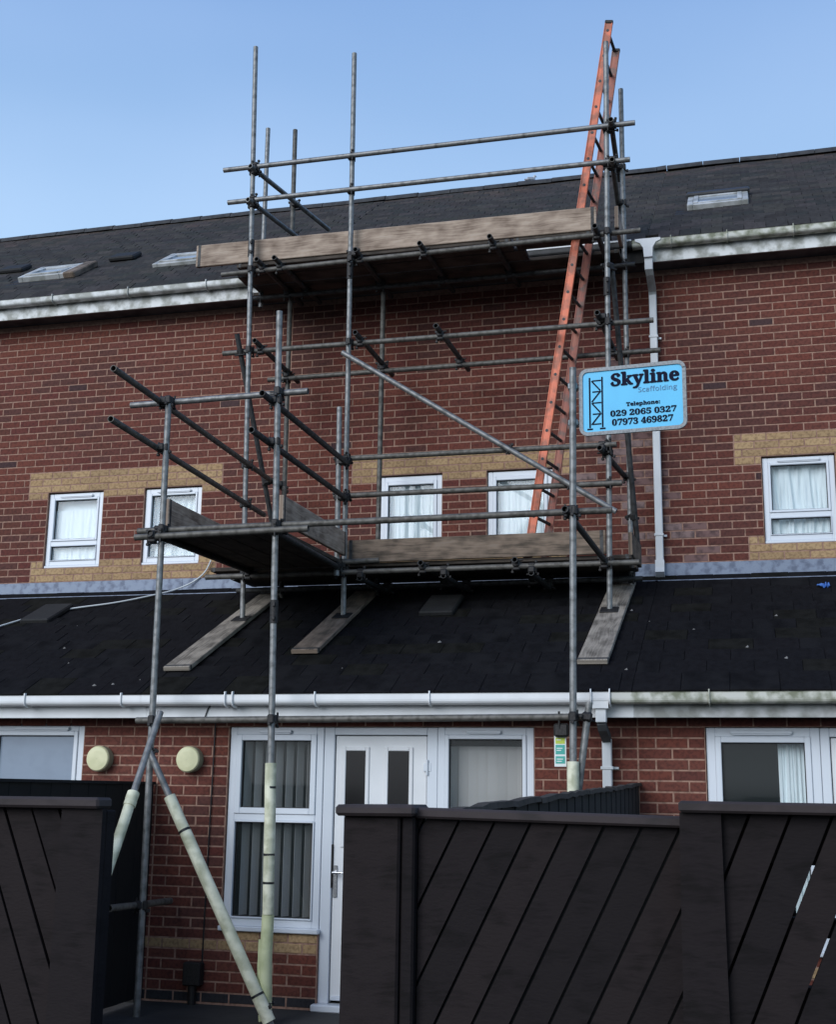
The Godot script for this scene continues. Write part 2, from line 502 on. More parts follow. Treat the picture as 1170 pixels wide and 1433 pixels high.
# ---------------------------------------------------------------- windows
func bars(x0: float, x1: float, y0: float, y1: float, z: float, w: float, dp: float, ch := 0.004) -> MB:
	# a rectangular frame, member width w, from z - dp to z
	var mb := MB.new()
	mb.bb(Vector3(x0, y0, z - dp), Vector3(x0 + w, y1, z), ch)
	mb.bb(Vector3(x1 - w, y0, z - dp), Vector3(x1, y1, z), ch)
	mb.bb(Vector3(x0 + w, y0, z - dp), Vector3(x1 - w, y0 + w, z), ch)
	mb.bb(Vector3(x0 + w, y1 - w, z - dp), Vector3(x1 - w, y1, z), ch)
	return mb

func light(w: Node, x0: float, x1: float, y0: float, y1: float, z: float, sash: float, glass := "glass") -> void:
	# one glazed light: opening sash, black gasket, pane
	if sash > 0.0:
		part("sash", bars(x0, x1, y0, y1, z + 0.012, sash, 0.055), M.white_frame, w)
		x0 += sash; x1 -= sash; y0 += sash; y1 -= sash
	part("gasket", bars(x0 - 0.002, x1 + 0.002, y0 - 0.002, y1 + 0.002, z - 0.014, 0.009, 0.012, 0.0), M.gasket, w)
	var p := MB.new()
	p.bb(Vector3(x0, y0, z - 0.028), Vector3(x1, y1, z - 0.022))
	part("pane", p, M[glass], w)

func vent(w: Node, xa: float, xb: float, y: float, z: float) -> void:
	var mb := MB.new()
	mb.bb(Vector3(xa, y - 0.012, z), Vector3(xb, y + 0.012, z + 0.014), 0.004)
	mb.bb(Vector3(xa + 0.012, y - 0.019, z + 0.002), Vector3(xb - 0.012, y - 0.0125, z + 0.008))
	part("trickle_vent", mb, M.white_frame, w)

func cloth(w: Node, x0: float, x1: float, y0: float, y1: float, z: float, amp: float, waves: float, sd: int, called := "net_curtain") -> void:
	var f := noise(sd, 1.0, 3)
	var nx := 64
	var ny := 8
	var pts := []
	for j in ny + 1:
		var row := []
		for i in nx + 1:
			var u := float(i) / nx
			var t := float(j) / ny
			var ph := u * waves * TAU + f.get_noise_2d(u * 6.0, t * 0.6) * 5.0
			row.append(Vector3(lerpf(x0, x1, u), lerpf(y1, y0, t) + (0.012 * sin(ph * 0.5) if j == ny else 0.0), z + amp * sin(ph) * (0.5 + 0.5 * t) - amp))
		pts.append(row)
	var st := SurfaceTool.new()
	st.begin(Mesh.PRIMITIVE_TRIANGLES)
	st.set_smooth_group(0)
	for j in ny:
		for i in nx:
			for q in [[i, j], [i + 1, j], [i + 1, j + 1], [i, j], [i + 1, j + 1], [i, j + 1]]:
				st.set_uv(Vector2(q[0], q[1]))
				st.add_vertex(pts[q[1]][q[0]] - Vector3((x0 + x1) / 2, (y0 + y1) / 2, z))
	st.index()
	st.generate_normals()
	put(called, st.commit(), M.net, w, Vector3((x0 + x1) / 2, (y0 + y1) / 2, z))

func blinds(w: Node, x0: float, x1: float, y0: float, y1: float, z: float, turn: float, step := 0.078) -> void:
	var x := x0 + 0.03
	while x < x1 - 0.02:
		var mb := MB.new()
		mb.box(Vector3(x, (y0 + y1) / 2, z), Vector3(0.082, y1 - y0, 0.0015), 0, Color.WHITE, Basis(Vector3.UP, turn + rng.randf_range(-0.12, 0.12)))
		part("blind_slat", mb, M.blind, w)
		x += step

func window_root(house: Node, x0: float, x1: float, y0: float, y1: float, z: float, fw: float, called := "window") -> MeshInstance3D:
	# the outer frame is the window; everything else hangs from it
	return part(called, bars(x0, x1, y0, y1, z, fw, 0.07), M.white_frame, house)

func upper_window(house: Node, x0: float, x1: float, style: int) -> void:
	var y0 := 3.817
	var y1 := 4.640
	var z := -0.028
	var w := window_root(house, x0 + 0.006, x1 - 0.006, y0 + 0.03, y1 - 0.012, z, 0.05)
	y0 += 0.03; y1 -= 0.012
	var s := MB.new()
	s.bb(Vector3(x0 + 0.004, y0 - 0.027, z - 0.07), Vector3(x1 - 0.004, y0 - 0.002, z + 0.018), 0.005)
	part("sill", s, M.white_frame, w)
	if style == 2:                       # one tall tilted light
		light(w, x0 + 0.056, x1 - 0.056, y0 + 0.05, y1 - 0.05, z, 0.036)
		cloth(w, x0 + 0.05, x1 - 0.05, y0 + 0.04, y1 - 0.05, z - 0.065, 0.012, 9.0, int(x0 * 100) + 900)
	else:
		var tm := MB.new()
		tm.bb(Vector3(x0 + 0.056, y0 + 0.215, z - 0.066), Vector3(x1 - 0.056, y0 + 0.262, z + 0.001), 0.004)
		part("transom", tm, M.white_frame, w)
		light(w, x0 + 0.056, x1 - 0.056, y0 + 0.262, y1 - 0.05, z, 0.022)
		light(w, x0 + 0.056, x1 - 0.056, y0 + 0.05, y0 + 0.215, z, 0.008)
		vent(w, x0 + 0.14, x1 - 0.13, y1 - 0.03, z + 0.012)
		if style == 0:                   # swagged net, lit strip above it
			cloth(w, x0 + 0.05, x1 - 0.05, y0 + 0.04, y1 - 0.17, z - 0.06, 0.008, 6.0, int(x0 * 100) + 901)
			cloth(w, x0 + 0.05, x1 - 0.05, y0 + 0.04, y1 - 0.05, z - 0.1, 0.004, 3.0, int(x0 * 100) + 933)
		else:
			cloth(w, x0 + 0.05, x1 - 0.05, y0 + 0.04, y1 - 0.05, z - 0.065, 0.026, 3.6, int(x0 * 100) + 905)
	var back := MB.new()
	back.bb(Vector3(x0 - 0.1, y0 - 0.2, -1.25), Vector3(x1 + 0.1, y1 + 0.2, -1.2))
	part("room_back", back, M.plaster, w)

# ---------------------------------------------------------------- gutters
func gutter_profile(r: float) -> Array:
	# (towards the front, up): a deep channel with an upright front that rounds in to a flat bottom
	var k := r / 0.056
	return [Vector2(-r, 0), Vector2(-r, -0.045 * k), Vector2(-0.75 * r, -0.066 * k), Vector2(-0.35 * r, -0.074 * k), Vector2(0.3 * r, -0.074 * k), Vector2(0.62 * r, -0.070 * k), Vector2(0.84 * r, -0.062 * k), Vector2(0.97 * r, -0.05 * k), Vector2(r, -0.036 * k), Vector2(r, -0.018 * k), Vector2(r, 0)]

func gutter_run(house: Node, x0: float, x1: float, y: float, z: float, r: float, m: Material, called := "gutter", label := "") -> MeshInstance3D:
	# half-round channel, rim at height y, its middle at z
	var outer := gutter_profile(r)
	var prof := outer.duplicate()
	prof.append(Vector2(r + 0.004, 0.005)); prof.append(Vector2(r - 0.006, 0.005))
	for i in outer.size():
		var q: Vector2 = outer[outer.size() - 1 - i]
		prof.append(Vector2(signf(q.x) * maxf(absf(q.x) - 0.005, 0.0), minf(q.y + 0.004, 0.0)))
	prof.append(Vector2(-r + 0.006, 0.005)); prof.append(Vector2(-r - 0.004, 0.005))
	var no := outer.size()
	var mb := MB.new()
	for i in prof.size():
		var a: Vector2 = prof[i]
		var b: Vector2 = prof[(i + 1) % prof.size()]
		var inner := i > no and i < prof.size() - 2
		var md := (a + b) * 0.5
		var o := Vector3(0, md.y + r * 0.5, md.x)
		if inner: o = -o
		if i == no or i == prof.size() - 2: o = Vector3(0, 1, 0)
		mb.quad(Vector3(x0, y + a.y, z + a.x), Vector3(x1, y + a.y, z + a.x), Vector3(x1, y + b.y, z + b.x), Vector3(x0, y + b.y, z + b.x), Color.WHITE, o)
	var g := part(called, mb, m, house, label)
	return g

func gutter_strap(g: Node, x: float, y: float, z: float, r: float, m: Material, w := 0.022) -> void:
	var prof := []
	for q: Vector2 in gutter_profile(r + 0.003): prof.append(Vector3(x, y + q.y, z + q.x))
	prof.append(Vector3(x, y + 0.014, z + r + 0.003))
	prof.append(Vector3(x, y + 0.014, z + r - 0.014))
	var mb := MB.new()
	mb.sweep(prof, [Vector2(-w / 2, -0.004), Vector2(w / 2, -0.004), Vector2(w / 2, 0.004), Vector2(-w / 2, 0.004)], Vector3(1, 0, 0), true, Color.WHITE, true, false)
	part("gutter_bracket", mb, m, g)

# ---------------------------------------------------------------- a house of the terrace
const EAVE_Y := 2.262               # lean-to roof: eaves line and fall
const EAVE_Z := 2.885
const RIDGE_Y := 9.33
const RIDGE_Z := -3.375

func lean(x: float, s: float, up := 0.0) -> Vector3:
	# a point on the lean-to roof, s metres up the slope from the eaves
	var d := Vector3(0, 1.234, -2.844).normalized()
	return Vector3(x, EAVE_Y, EAVE_Z) + d * s + Vector3(0, 2.844, 1.234).normalized() * up

func lean_at(x: float, z: float, up := 0.0) -> Vector3:
	return lean(x, (EAVE_Z - z) / 0.9173, up)

var lean_basis := Basis(Vector3(1, 0, 0), Vector3(0, 2.844, 1.234).normalized(), Vector3(0, -1.234, 2.844).normalized())
var roof_dir := Vector3(0, 2.67, -3.83).normalized()
var roof_nrm := Vector3(0, 3.83, 2.67).normalized()

func roof_at(x: float, z: float, up := 0.0) -> Vector3:
	return Vector3(x, 6.74 + (0.34 - z) * 2.67 / 3.83, z) + roof_nrm * up

func house(label: String, x0: float, x1: float, uholes: Array, gholes: Array, ubuff: Array, gbuff: Array, bloom: Array, gjoint: float, brick_x0: float, brick_x1: float, which: int) -> Node3D:
	var h := thing("terraced_house", label, "house", Vector3((x0 + x1) / 2, 0, D), "houses of the brick terrace")
	# walls
	var up := part("upper_wall", slab(x0, x1, 2.3, 6.57, 0.0, 0.3, uholes), M.mortar, h)
	var gw := part("ground_floor_wall", slab(x0, x1, 0.0, 2.16, D, 0.25, gholes), M.mortar, h)
	var bricks := []
	for b in brick_rows(maxf(x0, brick_x0), minf(x1, brick_x1), 3.44, 6.57, 0.0, 4.867 - 40 * 0.075, -0.387, uholes, ubuff, bloom): bricks.append([b, up])
	for b in brick_rows(maxf(x0, brick_x0), minf(x1, brick_x1), 0.0, 2.11, D, 1.96 - 26 * 0.075, gjoint, gholes, gbuff, []): bricks.append([b, gw])
	var shown := []
	var mass := {up: MB.new(), gw: MB.new()}
	for e in bricks:
		var p: Vector3 = e[0][0]
		var see := in_view(p)
		if p.z > 1.0:
			if which != 1 and p.y < 1.5: see = false
			if which == 1 and p.x > -3.2 and p.y < 1.55: see = false
		elif p.y < 3.6: see = false
		var sz: float = e[0][1] / (CAM - p).length_squared()
		if see: shown.append([sz, e])
		else: brick_shape(mass[e[1]], p, e[0][1], brick_lin[e[0][2]])
	shown.sort_custom(func(a, b): return a[0] > b[0])
	for i in shown.size():
		var e = shown[i][1]
		var b = e[0]
		if i < 300:
			var key := "%d" % roundi(b[1] * 200)
			if not brick_mesh.has(key):
				var one := MB.new()
				brick_shape(one, Vector3.ZERO, roundi(b[1] * 200) / 200.0, Color.WHITE)
				brick_mesh[key] = one.mesh()
			put("brick", brick_mesh[key], M["red_brick_%d" % b[2]], e[1], b[0])
		else: brick_shape(mass[e[1]], b[0], b[1], brick_lin[b[2]])
	for w in [up, gw]:
		if mass[w].v.size():
			var o := part("brick_courses", mass[w], M.brickwork, w, "", true)
			o.set_meta("kind", "stuff")
	# shell that keeps the inside dark
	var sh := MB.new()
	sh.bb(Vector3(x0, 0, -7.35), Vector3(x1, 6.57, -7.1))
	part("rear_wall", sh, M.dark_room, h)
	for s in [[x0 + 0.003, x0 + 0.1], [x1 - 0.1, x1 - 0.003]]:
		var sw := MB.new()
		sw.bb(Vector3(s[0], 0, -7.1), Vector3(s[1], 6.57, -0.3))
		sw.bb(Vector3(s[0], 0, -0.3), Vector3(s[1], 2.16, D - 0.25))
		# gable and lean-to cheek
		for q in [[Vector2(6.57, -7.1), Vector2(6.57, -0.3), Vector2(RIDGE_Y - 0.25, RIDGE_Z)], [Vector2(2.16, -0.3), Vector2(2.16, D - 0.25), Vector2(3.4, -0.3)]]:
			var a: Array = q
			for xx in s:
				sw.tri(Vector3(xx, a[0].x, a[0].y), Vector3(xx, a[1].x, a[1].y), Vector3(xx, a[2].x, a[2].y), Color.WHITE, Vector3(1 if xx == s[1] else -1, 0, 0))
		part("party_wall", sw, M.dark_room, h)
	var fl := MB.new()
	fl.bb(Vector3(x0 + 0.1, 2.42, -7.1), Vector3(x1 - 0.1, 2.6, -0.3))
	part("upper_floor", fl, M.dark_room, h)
	# upper roof
	var rf := MB.new()
	rf.box((roof_at(0, 0.34) + Vector3(0, RIDGE_Y, RIDGE_Z)) * 0.5 * Vector3(0, 1, 1) + Vector3((x0 + x1) / 2, 0, 0) - roof_nrm * 0.06 + roof_dir * 0.1, Vector3(x1 - x0, 0.1, 4.44), 0, Color.WHITE, Basis(Vector3(1, 0, 0), roof_nrm, -roof_dir))
	var rd := Vector3(0, 2.67, 3.83).normalized()
	var rn := Vector3(0, 3.83, -2.67).normalized()
	rf.box(Vector3((x0 + x1) / 2, RIDGE_Y, RIDGE_Z) - rd * 2.4 - rn * 0.05, Vector3(x1 - x0, 0.1, 4.8), 0, Color.WHITE, Basis(Vector3(1, 0, 0), rn, -rd))
	var roof := part("roof", rf, M.tile_2, h)
	var tl := MB.new()
	var g := 0.148
	var n := int(4.6 / g)
	var tb := Basis(Vector3(1, 0, 0), roof_nrm, -roof_dir).rotated(Vector3(1, 0, 0), 0.09)
	for r in n:
		var x := x0 + (0.1 if r % 2 == 0 else 0.0)
		while x < x1 - 0.02:
			var xe := minf(x + 0.198, x1)
			var sm := r * g + 0.1
			var tt := rng.randf()
			var cc := Color(0.042, 0.040, 0.036).lerp(Color(0.062, 0.055, 0.048), tt * tt) * (0.85 + 0.3 * rng.randf())
			if r > n - 8: cc = cc.lerp(Color(0.13, 0.085, 0.065), rng.randf() * rng.randf() * 0.25 * (r - n + 8) / 2.0)
			var p := Vector3((x + xe) / 2, 6.74, 0.34) + roof_dir * sm + roof_nrm * (0.012 + rng.randf() * 0.002 + patch.get_noise_2d(x * 0.5, sm * 0.7) * 0.02)
			tl.box(p, Vector3(xe - x - 0.003, 0.024, 0.2), 0, cc, tb)
			x += 0.2
	var ts := part("tiles", tl, M.upper_tiles, roof, "", true)
	ts.set_meta("kind", "stuff")
	var rx := x0
	while rx < x1 - 0.05:
		var re := minf(rx + 0.45, x1)
		var rt := MB.new()
		var prof := []
		for i in 9:
			var a := PI * i / 8.0
			prof.append(Vector2(cos(a) * 0.125, sin(a) * 0.1))
		for i in 9:
			var a := PI - PI * i / 8.0
			prof.append(Vector2(cos(a) * 0.105, sin(a) * 0.08))
		rt.sweep([Vector3(rx + 0.004, RIDGE_Y - 0.03 + rng.randf_range(-0.008, 0.006), RIDGE_Z), Vector3(re - 0.004, RIDGE_Y - 0.03 + rng.randf_range(-0.006, 0.008), RIDGE_Z)], prof, Vector3.UP, true, Color.WHITE, false, false)
		part("ridge_tile", rt, M.ridge, roof)
		rx += 0.45
	# lean-to roof, tile by tile
	var lb := MB.new()
	lb.box(lean((x0 + x1) / 2, 1.605, -0.035), Vector3(x1 - x0, 0.05, 2.97), 0, Color.WHITE, lean_basis)
	var lr := part("lean_to_roof", lb, M.tile_2, h)
	var gauge := 0.262
	var tbs := lean_basis.rotated(Vector3(1, 0, 0), 0.065)
	var tmesh := {}
	for r in 12:
		var x := x0 + (0.165 if r % 2 == 0 else 0.0) - 0.165
		while x < x1 - 0.02:
			var xa := maxf(x, x0)
			var xe := minf(x + 0.33, x1)
			x += 0.33
			if xe - xa < 0.03: continue
			var wmm := roundi((xe - xa) * 1000)
			if not tmesh.has(wmm):
				var one := MB.new()
				one.box(Vector3.ZERO, Vector3(wmm / 1000.0 - 0.0015, 0.026, 0.33), 0.004)
				tmesh[wmm] = one.mesh()
			var ln := 0.33
			var p := lean((xa + xe) / 2, r * gauge + ln / 2 - 0.02, 0.013 + rng.randf() * 0.005)
			if xe < -11.6 or xa > 2.9: continue
			var k := rng.randi_range(0, 2)
			if rng.randf() < (0.3 if r > 8 else 0.12): k = 3
			put("tile", tmesh[wmm], M["tile_%d" % k], lr, p, tbs.rotated(Vector3(0, 1, 0), rng.randf_range(-0.006, 0.006)))
	# lead flashing in lapped lengths
	var fx := x0
	var cuts := [1.9, 1.15, 1.6]
	var ci := 0
	while fx < x1 - 0.02:
		var fe := minf(fx + cuts[ci % 3], x1)
		var fm := MB.new()
		var zz := 0.008 + 0.003 * (ci % 2)
		fm.bb(Vector3(fx - 0.02, 3.50, 0.0), Vector3(fe, 3.662, zz + 0.008), 0.003)
		var a := lean_at(fx - 0.02, 0.19, 0.045 + 0.002 * (ci % 2))
		var b := lean_at(fe, 0.19, 0.045 + 0.002 * (ci % 2))
		fm.quad(Vector3(fx - 0.02, 3.51, zz + 0.008), Vector3(fe, 3.51, zz + 0.008), b, a, Color.WHITE, Vector3(0, 1, 0.5))
		fm.quad(a, b, b - Vector3(0, 0.006, 0), a - Vector3(0, 0.006, 0), Color.WHITE, Vector3(0, 0, 1))
		part("lead_flashing", fm, M.lead, h)
		fx = fe
		ci += 1
	# eaves of the upper roof
	var fa := MB.new()
	var fmats := [M.stained_white, M.dark_fascia, M.stained_white]
	fa.bb(Vector3(x0, 6.548, 0.245), Vector3(x1, 6.70, 0.267), 0.002)
	part("upper_fascia", fa, fmats[which], h)
	var so := MB.new()
	so.bb(Vector3(x0, 6.572, 0.0), Vector3(x1, 6.59, 0.245))
	part("upper_soffit", so, M.soffit, h)
	# eaves of the lean-to
	var fb := MB.new()
	fb.bb(Vector3(x0, 2.088, D + 0.225), Vector3(x1, 2.235, D + 0.245), 0.003)
	part("lower_fascia", fb, [M.white_plastic, M.white_plastic, M.grimy_white][which], h)
	var sb := MB.new()
	sb.bb(Vector3(x0, 2.1, D), Vector3(x1, 2.12, D + 0.225))
	part("lower_soffit", sb, M.soffit, h)
	return h

var cam_basis := Basis.from_euler(Vector3(0.2159, 0.2618, 0.01412))

func _ready() -> void:
	rng.seed = 20
	# ------------------------------------------------ camera, sky, sun, exposure
	var cam := Camera3D.new()
	cam.name = "camera"
	cam.fov = 43.9
	cam.near = 0.05
	cam.far = 400
	cam.transform = Transform3D(cam_basis, CAM)
	add_child(cam)
	cam.current = true
	var we := WorldEnvironment.new()
	we.name = "world_environment"
	var env := Environment.new()
	var sky := Sky.new()
	var ps := ProceduralSkyMaterial.new()
	ps.sky_top_color = Color(0.28, 0.475, 0.79)
	ps.sky_horizon_color = Color(0.95, 1.10, 1.17)
	ps.sky_curve = 0.35
	ps.ground_bottom_color = Color(0.2, 0.2, 0.21)
	ps.ground_horizon_color = Color(0.45, 0.47, 0.5)
	ps.sun_angle_max = 0.0
	# faint high haze
	var hz := noise(61, 1.0, 3)
	var him := Image.create(512, 256, false, Image.FORMAT_RGBA8)
	for y in 256:
		for x in 512:
			var th := PI * (y + 0.5) / 256.0
			var ph := TAU * x / 512.0
			var dd := Vector3(sin(th) * cos(ph), cos(th) * 3.2, sin(th) * sin(ph))
			var dn := clampf(hz.get_noise_3dv(dd * 1.5) * 0.9 + 0.15, 0, 1)
			him.set_pixel(x, y, Color(0.97, 0.95, 0.97, dn * 0.10))
	ps.sky_cover = ImageTexture.create_from_image(him)
	sky.sky_material = ps
	env.background_mode = Environment.BG_SKY
	env.sky = sky
	env.tonemap_mode = Environment.TONE_MAPPER_LINEAR
	env.tonemap_exposure = 1.0
	env.sdfgi_enabled = true
	env.ssao_enabled = true
	env.ssil_enabled = true
	we.environment = env
	add_child(we)
	var sun := DirectionalLight3D.new()
	sun.name = "sun"
	sun.light_energy = 0.8
	sun.light_color = Color(0.93, 0.96, 1.0)
	sun.light_angular_distance = 40.0
	sun.shadow_enabled = true
	sun.rotation_degrees = Vector3(-25, -26, 0)
	add_child(sun)

	materials()
	build_ground()
	build_houses()
	build_fences()
	build_scaffold()
	build_boards()
	build_ladder()
	build_sign()
	build_small()

func build_ground() -> void:
	var mb := MB.new()
	mb.quad(Vector3(-150, 0, 150), Vector3(150, 0, 150), Vector3(150, 0, -150), Vector3(-150, 0, -150), Color.WHITE, Vector3.UP)
	var o := part("ground", mb, M.concrete)
	o.set_meta("kind", "structure")
	o.set_meta("label", "grey concrete yard and ground around the houses")

func build_houses() -> void:
	var T := 4.642
	var B := 3.817
	# left house
	var w := [[-7.285, -6.628, B, T], [-6.148, -5.495, B, T]]
	var hl := house("red brick terraced house beyond the side fence, two net-curtained upstairs windows over buff brick bands", -12.2, -4.56, w, [[-6.1, -5.22, 0.935, 2.06]], [[-7.52, -5.27, 4.567, 4.867], [-7.43, -5.3, 3.667, 3.892]], [[-12.2, -4.56, 0.385, 0.46]], [], -4.33, -12.2, 3.2, 0)
	upper_window(hl, w[0][0], w[0][1], 0)
	upper_window(hl, w[1][0], w[1][1], 1)
	# middle house
	var wm := [[-3.575, -2.925, B, T], [-2.475, -1.825, B, T]]
	var hm := house("red brick terraced house behind the scaffold, white front door between blind-hung windows", -4.56, -0.84, wm, [[-3.972, -3.2, 0.56, 2.037], [-3.2, -2.31, 0.0, 2.037], [-2.31, -1.585, 0.0, 2.037]], [[-3.86, -1.65, 4.567, 4.867], [-3.8, -1.7, 3.667, 3.892]], [[-4.56, -0.84, 0.385, 0.46], [-3.93, -3.2, 0.46, 0.56]], [[-1.7, -0.84, 4.3, 5.75, 0.5], [-1.2, -0.84, 3.6, 5.2, 0.55]], -4.332, -12.2, 3.2, 1)
	upper_window(hm, wm[0][0], wm[0][1], 2)
	upper_window(hm, wm[1][0], wm[1][1], 2)
	# right house
	var wr := [[0.122, 0.772, B, T]]
	var hr := house("red brick terraced house beyond the white downpipe, one upstairs window with draped net curtains", -0.84, 2.95, wr, [[-0.37, 0.40, 0.56, 2.037], [0.40, 1.3, 0.0, 2.037]], [[-0.12, 1.05, 4.567, 4.867], [-0.02, 0.93, 3.667, 3.892]], [[-0.84, 2.95, 0.385, 0.46]], [[-0.84, -0.62, 3.6, 5.0, 0.55], [-0.84, -0.3, 3.6, 4.05, 0.5]], -0.826, -12.2, 3.2, 2)
	upper_window(hr, wr[0][0], wr[0][1], 1)

	# --- ground floor windows and doors
	var z := D - 0.02
	# left house: frosted window
	var a := window_root(hl, -6.094, -5.226, 0.94, 2.055, z, 0.055)
	light(a, -6.039, -5.281, 0.995, 2.0, z, 0.035, "frosted")
	vent(a, -5.85, -5.36, 2.02, z + 0.012)
	# middle house: window unit left of the door
	var b := window_root(hm, -3.966, -3.203, 0.565, 2.032, z, 0.055)
	var tm := MB.new()
	tm.bb(Vector3(-3.911, 1.333, z - 0.066), Vector3(-3.258, 1.383, z + 0.001), 0.004)
	part("transom", tm, M.white_frame, b)
	light(b, -3.911, -3.258, 1.383, 1.977, z, 0.045)
	light(b, -3.911, -3.258, 0.62, 1.333, z, 0.012)
	vent(b, -3.72, -3.46, 2.0, z + 0.012)
	var sl := MB.new()
	sl.bb(Vector3(-3.985, 0.53, D - 0.08), Vector3(-3.19, 0.5655, D + 0.035), 0.006)
	part("sill", sl, M.white_frame, b)
	blinds(b, -3.9, -3.27, 0.63, 1.97, z - 0.15, 1.2, 0.086)
	# right of the door
	var c := window_root(hm, -2.31, -1.59, 0.565, 2.032, z, 0.055)
	light(c, -2.255, -1.645, 0.62, 1.977, z, 0.03)
	vent(c, -2.09, -1.83, 2.0, z + 0.012)
	blinds(c, -2.25, -1.65, 0.63, 1.9, z - 0.16, 0.25, 0.074)
	var bp := MB.new()
	bp.bb(Vector3(-2.31, 0.0, z - 0.06), Vector3(-1.59, 0.563, z - 0.02), 0.004)
	part("lower_panel", bp, M.white_door, c)
	# door
	var d := MB.new()
	d.bb(Vector3(-3.2, 0.05, z - 0.075), Vector3(-3.118, 2.032, z - 0.005), 0.005)
	d.bb(Vector3(-2.392, 0.05, z - 0.075), Vector3(-2.313, 2.032, z - 0.005), 0.005)
	d.bb(Vector3(-3.118, 1.975, z - 0.075), Vector3(-2.392, 2.032, z - 0.005), 0.005)
	part("door_frame", d, M.white_frame, hm)
	var leaf := MB.new()
	leaf.bb(Vector3(-3.112, 0.07, z - 0.07), Vector3(-2.398, 1.969, z - 0.022), 0.006)
	var dl := part("front_door", leaf, M.white_door, hm)
	for q in [[-3.03, -2.872], [-2.698, -2.532]]:
		part("glazing_bead", bars(q[0] - 0.028, q[1] + 0.028, 1.152, 1.888, z - 0.010, 0.03, 0.014, 0.005), M.white_door, dl)
		var gp := MB.new()
		gp.bb(Vector3(q[0], 1.18, z - 0.0225), Vector3(q[1], 1.858, z - 0.0185))
		part("glass", gp, M.dark_glass, dl)
	for y in [0.16]:
		part("lower_moulding", bars(-3.03, -2.532, y, 0.72, z - 0.014, 0.03, 0.01, 0.004), M.white_door, dl)
	var hp := MB.new()
	hp.bb(Vector3(-3.105, 0.79, z - 0.022), Vector3(-3.073, 1.02, z - 0.012), 0.003)
	hp.tube(Vector3(-3.089, 0.972, z - 0.015), Vector3(-3.089, 0.972, z + 0.035), 0.009)
	hp.tube(Vector3(-3.096, 0.972, z + 0.034), Vector3(-2.98, 0.969, z + 0.036), 0.009)
	part("handle", hp, M.chrome, dl)
	var rb := MB.new()
	rb.bb(Vector3(-3.1, 0.075, z - 0.022), Vector3(-2.41, 0.105, z + 0.003), 0.005)
	part("rain_bar", rb, M.white_frame, dl)
	for y in [1.74, 0.35]:
		var hg := MB.new()
		hg.tube(Vector3(-2.39, y - 0.055, z + 0.004), Vector3(-2.39, y + 0.055, z + 0.004), 0.009)
		hg.bb(Vector3(-2.42, y - 0.03, z - 0.024), Vector3(-2.36, y + 0.03, z - 0.001), 0.003)
		part("hinge", hg, M.white_frame, dl)
	var kp := MB.new()
	kp.bb(Vector3(-3.1215, 0.86, z - 0.05), Vector3(-3.1135, 1.17, z - 0.004))
	part("draught_strip", kp, M.black, dl)
	var ds := MB.new()
	ds.bb(Vector3(-3.225, 0.0, D - 0.08), Vector3(-2.29, 0.05, D + 0.06), 0.008)
	part("doorstep", ds, M.white_frame, hm)
	# right house
	var r := window_root(hr, -0.365, 0.40, 0.565, 2.032, z, 0.062)
	light(r, -0.303, 0.338, 0.627, 1.97, z, 0.04)
	vent(r, -0.2, 0.22, 2.0, z + 0.012)
	cloth(r, 0.12, 0.34, 0.62, 1.97, z - 0.13, 0.018, 5.0, 77, "drawn_curtain")
	var rs := MB.new()
	rs.bb(Vector3(-0.39, 0.53, D - 0.08), Vector3(0.405, 0.5655, D + 0.035), 0.006)
	part("sill", rs, M.white_frame, r)
	var pr := MB.new()
	pr.bb(Vector3(0.403, 0.0, z - 0.07), Vector3(0.465, 2.032, z - 0.004), 0.005)
	pr.bb(Vector3(1.235, 0.0, z - 0.07), Vector3(1.297, 2.032, z - 0.004), 0.005)
	pr.bb(Vector3(0.465, 1.97, z - 0.07), Vector3(1.235, 2.032, z - 0.004), 0.005)
	part("door_frame", pr, M.white_frame, hr)
	var pd := MB.new()
	pd.bb(Vector3(0.472, 0.03, z - 0.065), Vector3(1.228, 1.964, z - 0.02), 0.006)
	var pdl := part("front_door", pd, M.white_door, hr)
	part("moulding", bars(0.6, 1.1, 1.1, 1.85, z - 0.008, 0.035, 0.013, 0.004), M.white_door, pdl)

	# --- roof windows
	roof_window(hl, -7.86, 0.54, -0.68, 0.05)
	roof_window(hl, -6.14, 0.54, -0.68, 0.05)
	roof_window(hr, -0.19, 0.56, -0.96, 0.0)
	for q in [[hl, -8.65, -1.1], [hl, -7.2, -1.18]]:
		var vm := MB.new()
		vm.box(roof_at(q[1], q[2], 0.055), Vector3(0.34, 0.06, 0.26), 0.02, Color.WHITE, Basis(Vector3(1, 0, 0), roof_nrm, -roof_dir))
		part("roof_vent", vm, M.vent_tile, q[0])
	for q in [[hl, -6.68, 0.82], [hm, -2.70, 0.86]]:
		var vm := MB.new()
		vm.box(lean_at(q[1], q[2], 0.055), Vector3(0.31, 0.05, 0.5), 0.012, Color.WHITE, lean_basis.rotated(Vector3(1, 0, 0), 0.04))
		part("roof_vent", vm, M.vent_tile, q[0])

	# --- gutters and pipes
	var gz := D + 0.315
	var g1 := gutter_run(hl, -12.2, -4.555, 2.25, gz, 0.056, M.white_plastic)
	for x in [-7.3, -6.4, -5.55]: gutter_strap(g1, x, 2.25, gz, 0.056, M.white_plastic)
	var g2 := gutter_run(hm, -4.553, -1.13, 2.25, gz, 0.056, M.white_plastic)
	for x in [-4.72, -3.86, -3.15, -2.28]: gutter_strap(g2, x, 2.25, gz, 0.056, M.white_plastic, 0.03 if x > -4 and x < -3.5 else 0.02)
	for x in [-3.8]: gutter_strap(g2, x, 2.25, gz, 0.056, M.white_plastic, 0.03)
	var g3 := gutter_run(hr, -0.985, 2.95, 2.25, gz, 0.056, M.mossy_white, "gutter", "white gutter streaked green with moss")
